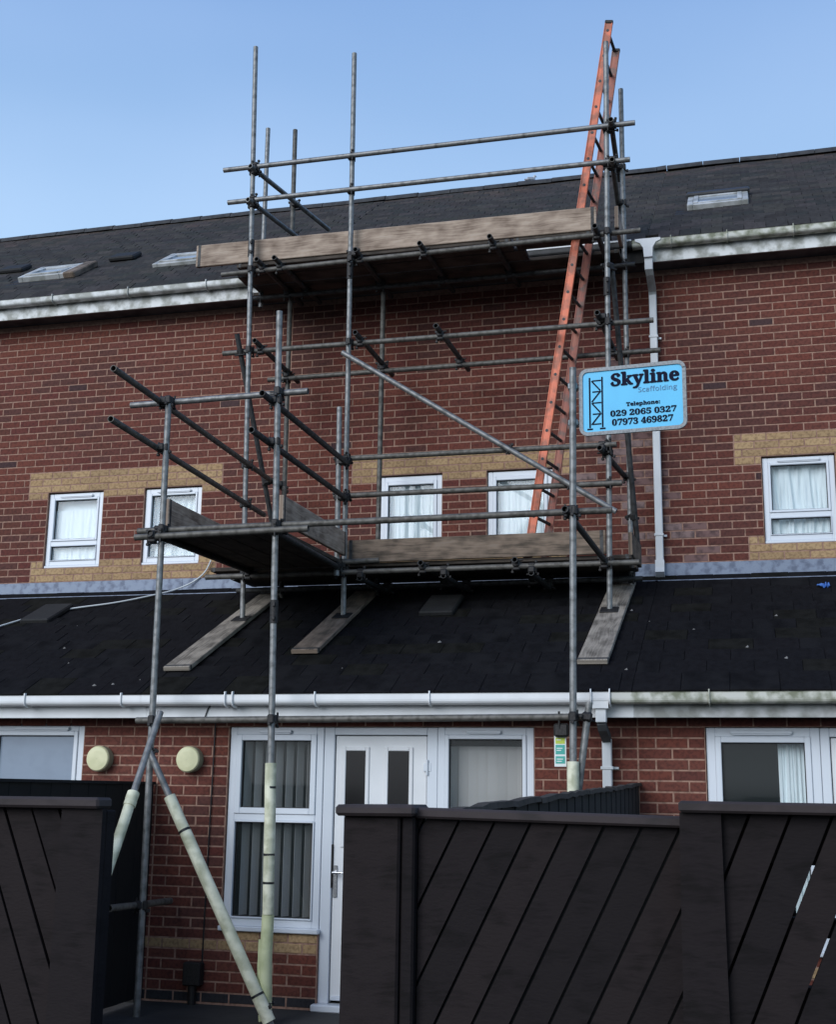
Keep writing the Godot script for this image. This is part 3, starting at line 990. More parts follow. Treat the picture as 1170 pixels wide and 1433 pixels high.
	for x in [-0.32, 0.55]: gutter_strap(g3, x, 2.25, gz, 0.056, M.mossy_white)
	# outlet with hopper at the join, swan neck, lower pipe
	var ot := gutter_run(hm, -1.128, -0.987, 2.252, gz, 0.060, M.white_plastic, "gutter_outlet")
	gutter_strap(ot, -1.122, 2.252, gz, 0.060, M.white_plastic, 0.03)
	gutter_strap(ot, -0.992, 2.252, gz, 0.060, M.white_plastic, 0.03)
	var hop := MB.new()
	hop.sweep([Vector3(-1.058, 2.215, gz), Vector3(-1.058, 2.16, gz), Vector3(-1.058, 2.145, gz)], square(0.055), Vector3(0, 0, 1), true, Color.WHITE, true, false)
	hop.bb(Vector3(-1.094, 2.05, gz - 0.036), Vector3(-1.022, 2.15, gz + 0.036), 0.004)
	part("hopper", hop, M.white_plastic, ot)
	var neck := MB.new()
	neck.sweep([Vector3(-1.058, 2.05, gz), Vector3(-1.055, 2.02, gz - 0.02), Vector3(-1.05, 1.955, D + 0.09), Vector3(-1.05, 1.93, D + 0.06)], square(0.03), Vector3(0, 0, 1), true, Color.WHITE, true, false)
	part("pipe_bend", neck, M.soffit, ot)
	var lp := MB.new()
	lp.bb(Vector3(-1.084, 0.05, D + 0.03), Vector3(-1.018, 1.95, D + 0.095), 0.006)
	var lpp := part("downpipe", lp, M.white_plastic, hm)
	var lc := MB.new()
	lc.bb(Vector3(-1.095, 1.735, D + 0.022), Vector3(-1.007, 1.757, D + 0.102), 0.003)
	lc.bb(Vector3(-1.007, 1.737, D + 0.007), Vector3(-0.975, 1.755, D + 0.03), 0.003)
	part("pipe_clip", lc, M.white_plastic, lpp)
	# upper gutters
	var uz := 0.318
	var u1 := gutter_run(hl, -12.2, -4.68, 6.738, uz, 0.05, M.stained_white, "upper_gutter", "stained white gutter")
	for x in [-9.0, -8.1, -7.2, -6.3, -5.4]: gutter_strap(u1, x, 6.738, uz, 0.05, M.stained_white)
	var u2 := gutter_run(hm, -4.4, -0.99, 6.738, uz, 0.05, M.grey_gutter, "upper_gutter", "dark gutter above bare fascia")
	gutter_strap(u2, -2.9, 6.738, uz, 0.05, M.grey_gutter)
	var rim := MB.new()  # white strip painted as light catching the gutter edge
	rim.bb(Vector3(-2.06, 6.736, uz + 0.046), Vector3(-0.99, 6.755, uz + 0.058), 0.003)
	part("painted_lit_rim", rim, M.white_plastic, u2)
	var u3 := gutter_run(hr, -0.985, 2.95, 6.738, uz, 0.05, M.mossy_white, "upper_gutter", "white gutter with mossy stains")
	for x in [-0.62, -0.1, 0.5]: gutter_strap(u3, x, 6.738, uz, 0.05, M.mossy_white)
	# upper downpipe
	var px := -0.835
	var oh := MB.new()
	oh.bb(Vector3(px - 0.038, 6.44, uz - 0.036), Vector3(px + 0.038, 6.62, uz + 0.036), 0.004)
	oh.prism(PackedVector2Array([Vector2(px - 0.12, 6.748), Vector2(px - 0.12, 6.725), Vector2(px - 0.075, 6.705), Vector2(px - 0.045, 6.655), Vector2(px - 0.04, 6.56), Vector2(px + 0.04, 6.56), Vector2(px + 0.045, 6.655), Vector2(px + 0.075, 6.705), Vector2(px + 0.12, 6.725), Vector2(px + 0.12, 6.748)]), uz + 0.062, 0.12)
	part("gutter_outlet", oh, M.white_plastic, hr)
	var nk := MB.new()
	nk.sweep([Vector3(px, 6.46, uz), Vector3(px + 0.004, 6.43, uz - 0.03), Vector3(px + 0.01, 6.34, 0.09), Vector3(px + 0.011, 6.30, 0.068)], square(0.036), Vector3(0, 0, 1), true, Color.WHITE, true, false)
	part("pipe_bend", nk, M.grimy_white, hr, "dirty swan neck of the downpipe")
	var dp := MB.new()
	dp.bb(Vector3(px - 0.024, 3.56, 0.035), Vector3(px + 0.046, 6.33, 0.1), 0.006)
	var dpp := part("downpipe", dp, M.white_plastic, hr)
	for y in [5.86, 3.92]:
		var cl := MB.new()
		cl.bb(Vector3(px - 0.032, y - 0.012, 0.02), Vector3(px + 0.054, y + 0.012, 0.106), 0.003)
		cl.bb(Vector3(px + 0.054, y - 0.01, 0.008), Vector3(px + 0.08, y + 0.01, 0.03), 0.003)
		part("pipe_clip", cl, M.white_plastic, dpp)
	var shoe := MB.new()
	shoe.sweep([Vector3(px + 0.011, 3.68, 0.068), Vector3(px + 0.011, 3.6, 0.07), Vector3(px + 0.011, 3.545, 0.1)], square(0.041), Vector3(0, 0, 1), true, Color.WHITE, true, false)
	part("pipe_shoe", shoe, M.white_plastic, dpp)
	# round cream lamps on the wall
	for q in [[hl, -5.045], [hm, -4.275]]:
		var lm := MB.new()
		var prof := []
		for i in 32: prof.append(Vector2(cos(TAU * i / 32), sin(TAU * i / 32)) * 0.1)
		lm.sweep([Vector3(q[1], 1.783, D + 0.006), Vector3(q[1], 1.783, D + 0.07)], prof, Vector3.UP)
		var body := part("wall_lamp", lm, M.lamp_rim, q[0])
		var fc := MB.new()
		var pr2 := []
		for rr in [[0.097, 0.07], [0.096, 0.08], [0.09, 0.088], [0.06, 0.092], [0.002, 0.0935]]: pr2.append(rr)
		for i in pr2.size() - 1:
			for k in 32:
				var a0 := TAU * k / 32
				var a1 := TAU * (k + 1) / 32
				var f := func(p: Array, t: float) -> Vector3: return Vector3(q[1] + cos(t) * p[0], 1.783 + sin(t) * p[0], D + p[1])
				fc.quad(f.call(pr2[i], a0), f.call(pr2[i], a1), f.call(pr2[i + 1], a1), f.call(pr2[i + 1], a0), Color.WHITE, Vector3(cos(a0) * 0.4, sin(a0) * 0.4, 1))
		part("lamp_cover", fc, M.cream, body)
	# black cable and box beside the front window
	var cb := MB.new()
	cb.tube(Vector3(-4.085, 2.09, D + 0.014), Vector3(-4.105, 0.3, D + 0.014), 0.005, 8)
	part("wall_cable", cb, M.black, hm)
	var jb := MB.new()
	jb.bb(Vector3(-4.225, 0.135, D + 0.006), Vector3(-4.085, 0.3, D + 0.09), 0.008)
	jb.tube(Vector3(-4.16, 0.0, D + 0.045), Vector3(-4.16, 0.14, D + 0.045), 0.03, 12)
	part("outlet_box", jb, M.fitting, hm)
	# small dark strap on the fascia
	var sp := MB.new()
	sp.sweep([Vector3(-4.02, 2.20, D + 0.25), Vector3(-4.05, 2.15, D + 0.252), Vector3(-4.07, 2.09, D + 0.252)], square(0.004), Vector3(0, 0, 1), true, Color.WHITE, true, false)
	part("cable_end", sp, M.black, hm)

func square(h: float) -> Array:
	return [Vector2(-h, -h), Vector2(h, -h), Vector2(h, h), Vector2(-h, h)]

func roof_window(house_node: Node, x: float, w: float, zc: float, tilt: float) -> void:
	var B := Basis(Vector3(1, 0, 0), roof_nrm, -roof_dir)
	var c := roof_at(x, zc, 0.03)
	var L2 := 0.52 if tilt > 0.0 else 0.5
	var fr := MB.new()
	for s in [-1.0, 1.0]:
		fr.box(c + B * Vector3(s * (w / 2), 0.02, 0), Vector3(0.06, 0.07, L2 + 0.06), 0.006, Color.WHITE, B)
		fr.box(c + B * Vector3(0, 0.02, s * L2 / 2), Vector3(w - 0.062, 0.065, 0.06), 0.006, Color.WHITE, B)
	var rw := part("roof_window", fr, M.grimy_white, house_node)
	var fl := MB.new()
	fl.box(c + B * Vector3(0, -0.012, 0.1), Vector3(w + 0.3, 0.012, L2 + 0.36), 0.004, Color.WHITE, B)
	part("flashing_apron", fl, M.vent_tile, rw)
	if tilt > 0.0:
		var fk := MB.new()
		fk.box(c + B * Vector3(w / 2 + 0.11, 0.03, 0.02), Vector3(0.15, 0.075, L2 + 0.1), 0.012, Color.WHITE, B)
		part("side_flashing", fk, M.board_brown, rw)
	else:
		var hd := MB.new()
		hd.box(c + B * Vector3(0, 0.06, -L2 / 2 - 0.02), Vector3(w + 0.1, 0.06, 0.12), 0.015, Color.WHITE, B)
		part("hood", hd, M.grey_gutter, rw)
	# the sash swings about its middle, lower edge out
	var S := B.rotated(Vector3(1, 0, 0), -tilt)
	var sa := MB.new()
	var k := c + roof_nrm * 0.06
	for s in [-1.0, 1.0]:
		sa.box(k + S * Vector3(s * (w / 2 - 0.056), -0.02, 0), Vector3(0.05, 0.045, L2 - 0.08), 0.004, Color.WHITE, S)
		sa.box(k + S * Vector3(0, -0.02, s * (L2 / 2 - 0.056)), Vector3(w - 0.164, 0.04, 0.05), 0.004, Color.WHITE, S)
	part("sash", sa, M.grimy_white, rw)
	var pn := MB.new()
	pn.box(k - roof_nrm * 0.02, Vector3(w - 0.162, 0.008, L2 - 0.162), 0, Color.WHITE, S)
	part("pane", pn, M.roof_glass, rw)

# ---------------------------------------------------------------- fences
func rect(x0: float, y0: float, x1: float, y1: float) -> PackedVector2Array:
	return PackedVector2Array([Vector2(x0, y0), Vector2(x1, y0), Vector2(x1, y1), Vector2(x0, y1)])

func slanted_boards(f: Node, area: PackedVector2Array, xa: float, ytop: float, slope: float, pitch: float, count: int, gap: float, z: float, th := 0.018) -> void:
	# boards leaning so that x = xa + slope * (ytop - y)
	for i in count:
		var x := xa + i * pitch
		var poly := PackedVector2Array([Vector2(x, ytop + 0.1), Vector2(x + pitch - gap, ytop + 0.1), Vector2(x + pitch - gap, -0.2), Vector2(x, -0.2)])
		for k in 4: poly[k].x += slope * (ytop - poly[k].y)
		for piece in Geometry2D.intersect_polygons(poly, area):
			if piece.size() < 3: continue
			var mb := MB.new()
			mb.prism(piece, z + rng.randf_range(-0.0025, 0.0025), th)
			part("board", mb, M["fence_%d" % rng.randi_range(0, 2)], f)

func build_fences() -> void:
	# left run: closing stile, boards, cap and post
	var f := thing("boarded_fence", "dark brown fence panel of diagonal boards beside the open gateway, nearest the side fence", "fence", Vector3(-2.4, 0, 8.5), "dark stained boundary fence")
	slanted_boards(f, rect(-3.3, 0.05, -1.895, 1.51), -3.98, 1.51, 0.43, 0.0885, 26, 0.008, 8.478)
	var st := MB.new()
	st.prism(PackedVector2Array([Vector2(-1.925, 1.508), Vector2(-1.797, 1.509), Vector2(-1.785, 0.05), Vector2(-1.935, 0.05)]), 8.5, 0.022)
	part("stile", st, M.fence_0, f)
	var lbk := MB.new()  # black sheet added so the gaps between boards look dark
	lbk.bb(Vector3(-3.29, 0.06, 8.443), Vector3(-1.9, 1.5, 8.452))
	part("added_black_sheet", lbk, M.black, f)
	var cp := MB.new()
	cp.box(Vector3(-2.55, 1.523, 8.48), Vector3(1.5, 0.03, 0.085), 0.007, Color.WHITE, Basis(Vector3(0, 0, 1), 0.002))
	part("cap_rail", cp, M.fence_cap, f)
	var po := MB.new()
	po.bb(Vector3(-1.87, 0, 8.425), Vector3(-1.794, 1.505, 8.4775), 0.004)
	part("post", po, M.fence_1, f)
	for y in [0.35, 1.2]:
		var ra := MB.new()
		ra.bb(Vector3(-3.3, y, 8.38), Vector3(-1.88, y + 0.08, 8.442), 0.004)
		part("rail", ra, M.fence_1, f)
	# gate post with its cap board
	var p := thing("gate_post", "dark boxed gate post with an overhanging cap, between the gateway and the sagging gate", "post", Vector3(-1.0, 0, 8.45), "dark stained boundary fence")
	var pb := MB.new()
	pb.bb(Vector3(-1.1, 0, 8.33), Vector3(-0.942, 1.503, 8.45), 0.006)
	part("front_board", pb, M.fence_2, p)
	var ps := MB.new()
	ps.bb(Vector3(-0.94, 0, 8.31), Vector3(-0.903, 1.505, 8.44), 0.006)
	part("side_board", ps, M.fence_1, p)
	var pc := MB.new()
	pc.box(Vector3(-1.005, 1.518, 8.4), Vector3(0.222, 0.03, 0.16), 0.008, Color.WHITE, Basis(Vector3(0, 0, 1), 0.01))
	part("cap", pc, M.fence_cap, p)
	# gate: sags away from its post
	var g := thing("garden_gate", "dark brown gate of diagonal boards sagging away from the boxed post", "gate", Vector3(-0.55, 0, 8.42), "dark stained boundary fence")
	slanted_boards(g, PackedVector2Array([Vector2(-0.9, 0.06), Vector2(-0.17, 0.06), Vector2(-0.17, 1.497), Vector2(-0.9, 1.508)]), -1.95, 1.5, -0.5, 0.0975, 24, 0.0085, 8.41, 0.022)
	var gb := MB.new()  # added black sheet keeps the gate's board gaps dark
	gb.bb(Vector3(-0.895, 0.06, 8.374), Vector3(-0.175, 1.494, 8.383))
	part("added_black_sheet", gb, M.black, g)
	var gc := MB.new()
	gc.box(Vector3(-0.535, 1.507, 8.405), Vector3(0.74, 0.028, 0.07), 0.006, Color.WHITE, Basis(Vector3(0, 0, 1), -0.016))
	part("cap_rail", gc, M.fence_cap, g)
	for y in [0.3, 1.25]:
		var ra := MB.new()
		ra.bb(Vector3(-0.895, y, 8.32), Vector3(-0.18, y + 0.09, 8.373), 0.004)
		part("rail", ra, M.fence_1, g)
	# right run, set before the gate
	var r := thing("boarded_fence", "dark brown fence panel with light showing between its diagonal boards, beyond the gate", "fence", Vector3(0.4, 0, 8.5), "dark stained boundary fence")
	slanted_boards(r, PackedVector2Array([Vector2(-0.103, 0.05), Vector2(1.4, 0.05), Vector2(1.4, 1.527), Vector2(-0.103, 1.527)]), -1.21, 1.525, -0.428, 0.0985, 34, 0.0085, 8.478, 0.022)
	var bk := MB.new()
	bk.bb(Vector3(-0.2, 0, 8.31), Vector3(0.07, 1.5, 8.398), 0.005)
	part("post", bk, M.fence_1, r)
	var rs := MB.new()
	rs.prism(PackedVector2Array([Vector2(-0.202, 1.527), Vector2(-0.101, 1.527), Vector2(-0.09, 0.05), Vector2(-0.215, 0.05)]), 8.5, 0.022)
	part("stile", rs, M.fence_0, r)
	var rc := MB.new()
	rc.box(Vector3(0.6, 1.539, 8.48), Vector3(1.606, 0.028, 0.085), 0.006, Color.WHITE, Basis(Vector3(0, 0, 1), -0.003))
	part("cap_rail", rc, M.fence_cap, r)
	for q in [[0.1, 1.12], [1.235, 0.045], [1.405, 0.124]]:  # lowest is a tall panel added to keep the lower gaps dark
		var ra := MB.new()
		ra.bb(Vector3(-0.2, q[0], 8.40), Vector3(1.4, (1.12 if q[0] < 0.2 else q[0] + q[1]), 8.452), 0.004)
		part("rail", ra, M.fence_1, r)
	# side fences running to the house
	side_fence(-0.845, 1.638, 1.515, "old side fence with a ragged lichened top, running from gate post to white downpipe", true)
	side_fence(-4.585, 1.602, 1.6, "near-black close-boarded side fence between the two cream wall lamps", false)

func side_fence(x: float, y_far: float, y_near: float, label: String, ragged: bool) -> void:
	var z0 := D + 0.02
	var z1 := 8.3
	var f := thing("side_fence", label, "fence", Vector3(x, 0, (z0 + z1) / 2), "side fences between the gardens")
	var k := 0
	var z := z0
	while z < z1:
		var ze := minf(z + 0.125, z1)
		var t := (z - z0) / (z1 - z0)
		var mb := MB.new()
		var top := lerpf(y_far, y_near, t) - 0.002
		if ragged: top += rng.randf_range(-0.003, 0.006)
		var dx := 0.004 if k % 2 else 0.0
		mb.bb(Vector3(x - 0.008 + dx, 0.03, z), Vector3(x + 0.008 + dx, top, ze + 0.014), 0.003)
		part("board", mb, M.old_fence, f)
		z = ze
		k += 1
	for q in [[0.0, 0.25], [0.25, 0.5], [0.5, 0.75], [0.75, 1.0]]:
		var mb := MB.new()
		var a := Vector3(x + 0.004, lerpf(y_far, y_near, q[0]), lerpf(z0, z1, q[0]))
		var b := Vector3(x + 0.004, lerpf(y_far, y_near, q[1]), lerpf(z0, z1, q[1]))
		var path := []
		for i in 13:
			path.append(a.lerp(b, i / 12.0) + Vector3(rng.randf_range(-0.004, 0.004), rng.randf_range(-0.006, 0.004) if ragged else 0.0, 0))
		mb.sweep(path, [Vector2(-0.024, -0.012), Vector2(0.024, -0.012), Vector2(0.02, 0.008), Vector2(-0.02, 0.008)], Vector3.UP, true, Color.WHITE, true, false)
		part("capping", mb, M.old_fence_top if ragged else M.old_fence, f)
	for t in [0.0, 0.33, 0.66, 0.99]:
		var mb := MB.new()
		var zz := lerpf(z0 + 0.05, z1 - 0.05, t)
		mb.bb(Vector3(x - 0.09, 0, zz - 0.045), Vector3(x - 0.009, lerpf(y_far, y_near, t) - 0.05, zz + 0.045), 0.005)
		part("post", mb, M.old_fence, f)

# ---------------------------------------------------------------- scaffold
var sc: Node3D
var tubes := []
var coupler_mesh: Mesh
const R := 0.0242

func tube(called: String, a: Vector3, b: Vector3, m := "galvanised", label := "") -> MeshInstance3D:
	var mb := MB.new()
	mb.tube(a, b, R, 16, true)
	var o := part(called, mb, M[m], sc, label)
	tubes.append([a, b, o])
	return o

func sleeve(t: Node, path: Array, r: float, m: String, called := "foam_sleeve") -> void:
	var mb := MB.new()
	var prof := []
	for i in 18: prof.append(Vector2(cos(TAU * i / 18), sin(TAU * i / 18)) * r)
	var pts := []
	for i in path.size() - 1:
		for k in 6: pts.append((path[i] as Vector3).lerp(path[i + 1], k / 6.0) + Vector3(rng.randf_range(-0.0015, 0.0015), 0, rng.randf_range(-0.0015, 0.0015)))
	pts.append(path[-1])
	mb.sweep(pts, prof, Vector3(0.2, 0.9, 0.3).normalized())
	part(called, mb, M[m], t)

func cable_tie(t: Node, at: Vector3, dir: Vector3, r: float) -> void:
	var mb := MB.new()
	var prof := []
	for i in 18: prof.append(Vector2(cos(TAU * i / 18), sin(TAU * i / 18)) * r)
	mb.sweep([at - dir * 0.008, at + dir * 0.008], prof, Vector3(0.2, 0.9, 0.3).normalized())
	part("cable_tie", mb, M.black, t)

func build_scaffold() -> void:
	sc = thing("scaffold", "grey steel tube scaffold with two boarded lifts standing on and before the lean-to roof", "scaffold", Vector3(-2.8, 0, 2.2))
	var V := func(x: float, y: float, z: float) -> Vector3: return Vector3(x, y, z)
	# standards on the roof planks
	var b1 := tube("standard", Vector3(-4.6, 8.83, 1.2), Vector3(-4.465, 2.985, 1.22))
	var b2 := tube("standard", Vector3(-3.556, 8.604, 1.2), Vector3(-3.517, 3.015, 1.2))
	var b3 := tube("standard", Vector3(-1.108, 8.36, 1.2), Vector3(-1.17, 3.0, 1.2))
	# standards before the lean-to
	var f1 := tube("standard", Vector3(-4.326, 4.521, 3.2), Vector3(-4.298, 0.0, 3.2))
	var f2 := tube("standard", Vector3(-3.436, 5.155, 3.2), Vector3(-3.332, 0.0, 3.2))
	var f3 := tube("standard", Vector3(-1.18, 4.533, 3.2), Vector3(-1.232, 0.0, 3.2))
	# standards against the upper wall
	tube("standard", Vector3(-4.742, 8.36, 0.45), Vector3(-4.739, 6.36, 0.45))
	tube("standard", Vector3(-4.436, 8.304, 0.45), Vector3(-4.4, 3.36, 0.45), "galvanised_dull")
	tube("standard", Vector3(-3.436, 6.45, 0.45), Vector3(-3.438, 3.36, 0.45), "galvanised_dull")
	tube("standard", Vector3(-1.051, 8.304, 0.45), Vector3(-1.051, 3.36, 0.45))
	# short standard hung in the return
	tube("standard", Vector3(-3.556, 4.951, 1.35), Vector3(-3.539, 3.405, 1.35), "galvanised", "short standard hung beside the return")
	# top guard rails
	tube("guard_rail", Vector3(-4.856, 7.49, 1.252), Vector3(-0.856, 7.48, 1.252))
	tube("guard_rail", Vector3(-4.794, 7.14, 1.252), Vector3(-0.909, 7.125, 1.252))
	tube("guard_rail", Vector3(-4.54, 7.455, 1.34), Vector3(-4.26, 7.455, -0.19))
	tube("guard_rail", Vector3(-4.55, 7.105, 1.34), Vector3(-4.3, 7.105, 0.0))
	tube("guard_rail", Vector3(-1.06, 7.47, 1.38), Vector3(-1.11, 7.47, 0.2), "galvanised_dull")
	tube("guard_rail", Vector3(-1.06, 7.1, 1.34), Vector3(-1.11, 7.1, 0.25), "galvanised_dull")
	# top lift
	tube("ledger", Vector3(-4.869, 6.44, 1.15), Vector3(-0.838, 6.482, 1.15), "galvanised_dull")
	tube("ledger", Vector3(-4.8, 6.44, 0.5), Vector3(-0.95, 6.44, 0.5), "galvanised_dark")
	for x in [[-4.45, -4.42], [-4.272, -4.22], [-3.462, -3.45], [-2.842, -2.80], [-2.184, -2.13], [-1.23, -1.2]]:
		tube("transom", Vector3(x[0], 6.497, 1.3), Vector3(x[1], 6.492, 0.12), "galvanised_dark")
	# middle lift
	tube("ledger", Vector3(-4.813, 5.628, 1.152), Vector3(-0.746, 5.624, 1.152), "galvanised_dull")
	tube("ledger", Vector3(-4.605, 5.56, 0.502), Vector3(-0.735, 5.573, 0.502), "galvanised_dull")
	for x in [[-4.43, -4.4], [-3.44, -3.40], [-2.676, -2.62], [-1.22, -1.16]]:
		tube("transom", Vector3(x[0], 5.675, 1.31), Vector3(x[1], 5.622, 0.2), "galvanised_dark")
	# return: rails from the front standards to the roof standards
	tube("guard_rail", Vector3(-4.376, 4.50, 4.0), Vector3(-4.5, 4.49, 0.15), "galvanised_dull")
	tube("guard_rail", Vector3(-4.37, 4.122, 4.0), Vector3(-4.49, 4.122, 0.75), "galvanised_dull")
	tube("guard_rail", Vector3(-4.675, 4.498, 3.15), Vector3(-3.2, 4.515, 3.15))
	tube("guard_rail", Vector3(-3.47, 4.44, 3.4), Vector3(-3.49, 4.44, 1.3), "galvanised_dark")
	tube("guard_rail", Vector3(-3.48, 4.115, 3.55), Vector3(-3.49, 4.115, 1.3), "galvanised_dark")
	# rails along the roof standards
	tube("guard_rail", Vector3(-3.62, 4.495, 1.251), Vector3(-1.08, 4.489, 1.251), "galvanised_dull")
	tube("guard_rail", Vector3(-3.62, 4.15, 1.251), Vector3(-1.04, 4.148, 1.251), "galvanised_dull")
	tube("guard_rail", Vector3(-1.215, 4.44, 1.35), Vector3(-1.08, 4.40, 0.35), "galvanised_dark")
	# lower lift
	tube("ledger", Vector3(-4.546, 3.483, 3.15), Vector3(-0.926, 3.494, 3.15), "galvanised_dull")
	tube("ledger", Vector3(-4.514, 3.414, 3.252), Vector3(-3.124, 3.43, 3.252), "galvanised_dull")
	tube("ledger", Vector3(-4.83, 3.446, 1.252), Vector3(-0.912, 3.46, 1.252), "galvanised_dull")
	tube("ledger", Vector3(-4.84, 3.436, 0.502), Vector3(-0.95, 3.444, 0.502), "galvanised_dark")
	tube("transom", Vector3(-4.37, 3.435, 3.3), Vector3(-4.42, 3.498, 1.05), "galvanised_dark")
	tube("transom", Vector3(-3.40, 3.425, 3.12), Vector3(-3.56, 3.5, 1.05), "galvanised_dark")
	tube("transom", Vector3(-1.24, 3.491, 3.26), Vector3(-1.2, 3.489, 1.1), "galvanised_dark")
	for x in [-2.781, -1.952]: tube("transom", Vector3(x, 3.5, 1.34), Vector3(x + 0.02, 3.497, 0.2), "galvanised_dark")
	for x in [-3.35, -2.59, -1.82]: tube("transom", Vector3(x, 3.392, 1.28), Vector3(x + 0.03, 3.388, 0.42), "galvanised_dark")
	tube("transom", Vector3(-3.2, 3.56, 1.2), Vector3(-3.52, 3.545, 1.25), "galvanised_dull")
	# braces
	tube("brace", Vector3(-3.56, 5.49, 1.302), Vector3(-1.09, 3.89, 1.302))
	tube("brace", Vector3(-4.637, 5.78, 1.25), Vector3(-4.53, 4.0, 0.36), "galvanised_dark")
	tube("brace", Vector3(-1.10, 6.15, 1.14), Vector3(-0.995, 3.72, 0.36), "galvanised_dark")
	# ties and rakers below the eaves
	tube("ledger", Vector3(-4.462, 2.05, 3.15), Vector3(-1.088, 2.073, 3.15), "galvanised_dull")
	var k1 := tube("brace", Vector3(-4.223, 2.105, 3.25), Vector3(-4.262, 0.02, 4.42))
	var k2 := tube("brace", Vector3(-4.285, 1.82, 3.26), Vector3(-3.272, 0.01, 3.26))
	tube("brace", Vector3(-1.105, 2.17, 3.15), Vector3(-1.4, 0.02, 3.14))
	tube("tie_tube", Vector3(-4.35, 0.755, 3.6), Vector3(-4.345, 0.735, 2.66), "galvanised_dull")
	# foam and tape
	sleeve(f2, [Vector3(-3.367, 1.748, 3.2), Vector3(-3.345, 0.72, 3.2)], 0.040, "foam")
	sleeve(f2, [Vector3(-3.345, 0.717, 3.2), Vector3(-3.348, 0.42, 3.205), Vector3(-3.335, 0.03, 3.2)], 0.043, "foam_yellow")
	sleeve(f2, [Vector3(-3.382, 0.55, 3.19), Vector3(-3.385, 0.3, 3.19), Vector3(-3.36, 0.02, 3.19)], 0.028, "foam_yellow")
	for y in [1.58, 1.12, 0.93]: cable_tie(f2, Vector3(-3.332 - 0.02 * y, y, 3.2), Vector3.UP, 0.0405)
	var d2 := (Vector3(-3.272, 0.01, 3.26) - Vector3(-4.285, 1.82, 3.26)).normalized()
	var s0 := Vector3(-4.285, 1.82, 3.26) + d2 * 0.36
	sleeve(k2, [s0, s0 + d2 * 0.26], 0.0415, "foam")
	sleeve(k2, [s0 + d2 * 0.263, s0 + d2 * 1.5], 0.043, "foam")
	sleeve(k2, [s0 + d2 * 1.503, s0 + d2 * 1.69], 0.045, "foam")
	cable_tie(k2, s0 + d2 * 0.27, d2, 0.045)
	cable_tie(k2, s0 + d2 * 1.5, d2, 0.047)
	var d1 := (Vector3(-4.262, 0.02, 4.42) - Vector3(-4.223, 2.105, 3.25)).normalized()
	var t0 := Vector3(-4.223, 2.105, 3.25) + d1 * 0.66
	sleeve(k1, [t0, t0 + d1 * 0.1], 0.043, "foam")
	sleeve(k1, [t0 + d1 * 0.1, t0 + d1 * 0.75], 0.037, "foam")
	sleeve(f3, [Vector3(-1.212, 1.775, 3.2), Vector3(-1.224, 0.7, 3.2)], 0.041, "foam")
	# joint sleeves and base plates
	for q in [[b1, Vector3(-4.551, 6.66, 1.2)], [b2, Vector3(-3.542, 6.33, 1.2)], [b3, Vector3(-1.142, 5.95, 1.2)], [f2, Vector3(-3.386, 2.83, 3.2)]]:
		var mb := MB.new()
		mb.tube(q[1] - Vector3(0, 0.085, 0), q[1] + Vector3(0, 0.085, 0), 0.031, 14)
		mb.box(q[1] + Vector3(0.01, 0.05, 0.03), Vector3(0.02, 0.03, 0.03), 0.003)
		mb.box(q[1] + Vector3(0.01, -0.05, 0.03), Vector3(0.02, 0.03, 0.03), 0.003)
		part("joint_sleeve", mb, M.fitting, q[0])
	for q in [[b1, Vector3(-4.465, 0, 1.22)], [b2, Vector3(-3.517, 0, 1.2)], [b3, Vector3(-1.17, 0, 1.2)]]:
		var mb := MB.new()
		var at: Vector3 = q[1]
		mb.box(lean_at(at.x, at.z, 0.083), Vector3(0.15, 0.008, 0.15), 0.002, Color.WHITE, lean_basis)
		part("base_plate", mb, M.fitting, q[0])
	# couplers wherever two tubes cross
	var cm := MB.new()
	cm.box(Vector3.ZERO, Vector3(0.07, 0.062, 0.062), 0.012)
	cm.box(Vector3(0, 0.042, 0), Vector3(0.05, 0.03, 0.066), 0.008)
	cm.tube(Vector3(0.0, -0.03, 0.036), Vector3(0, 0.075, 0.036), 0.008, 8)
	cm.box(Vector3(0, 0.07, 0.036), Vector3(0.024, 0.02, 0.024), 0.004)
	cm.tube(Vector3(0.02, -0.036, -0.05), Vector3(0.02, -0.036, 0.05), 0.008, 8)
	cm.box(Vector3(0.02, -0.036, 0.05), Vector3(0.024, 0.024, 0.02), 0.004)
	coupler_mesh = cm.mesh()
	for i in tubes.size():
		for j in range(i + 1, tubes.size()):
			var pq := Geometry3D.get_closest_points_between_segments(tubes[i][0], tubes[i][1], tubes[j][0], tubes[j][1])
			var gap := (pq[0] - pq[1]).length()
			var da: Vector3 = (tubes[i][1] - tubes[i][0]).normalized()
			var db: Vector3 = (tubes[j][1] - tubes[j][0]).normalized()
			if gap > 0.085 or absf(da.dot(db)) > 0.97: continue
			var y := (pq[0] - pq[1]).normalized() if gap > 0.01 else Vector3(0, 0, 1)
			var x := db - y * db.dot(y)
			x = x.normalized()
			put("coupler", coupler_mesh, M.fitting, tubes[j][2], (pq[0] + pq[1]) * 0.5, Basis(x, y, x.cross(y)))

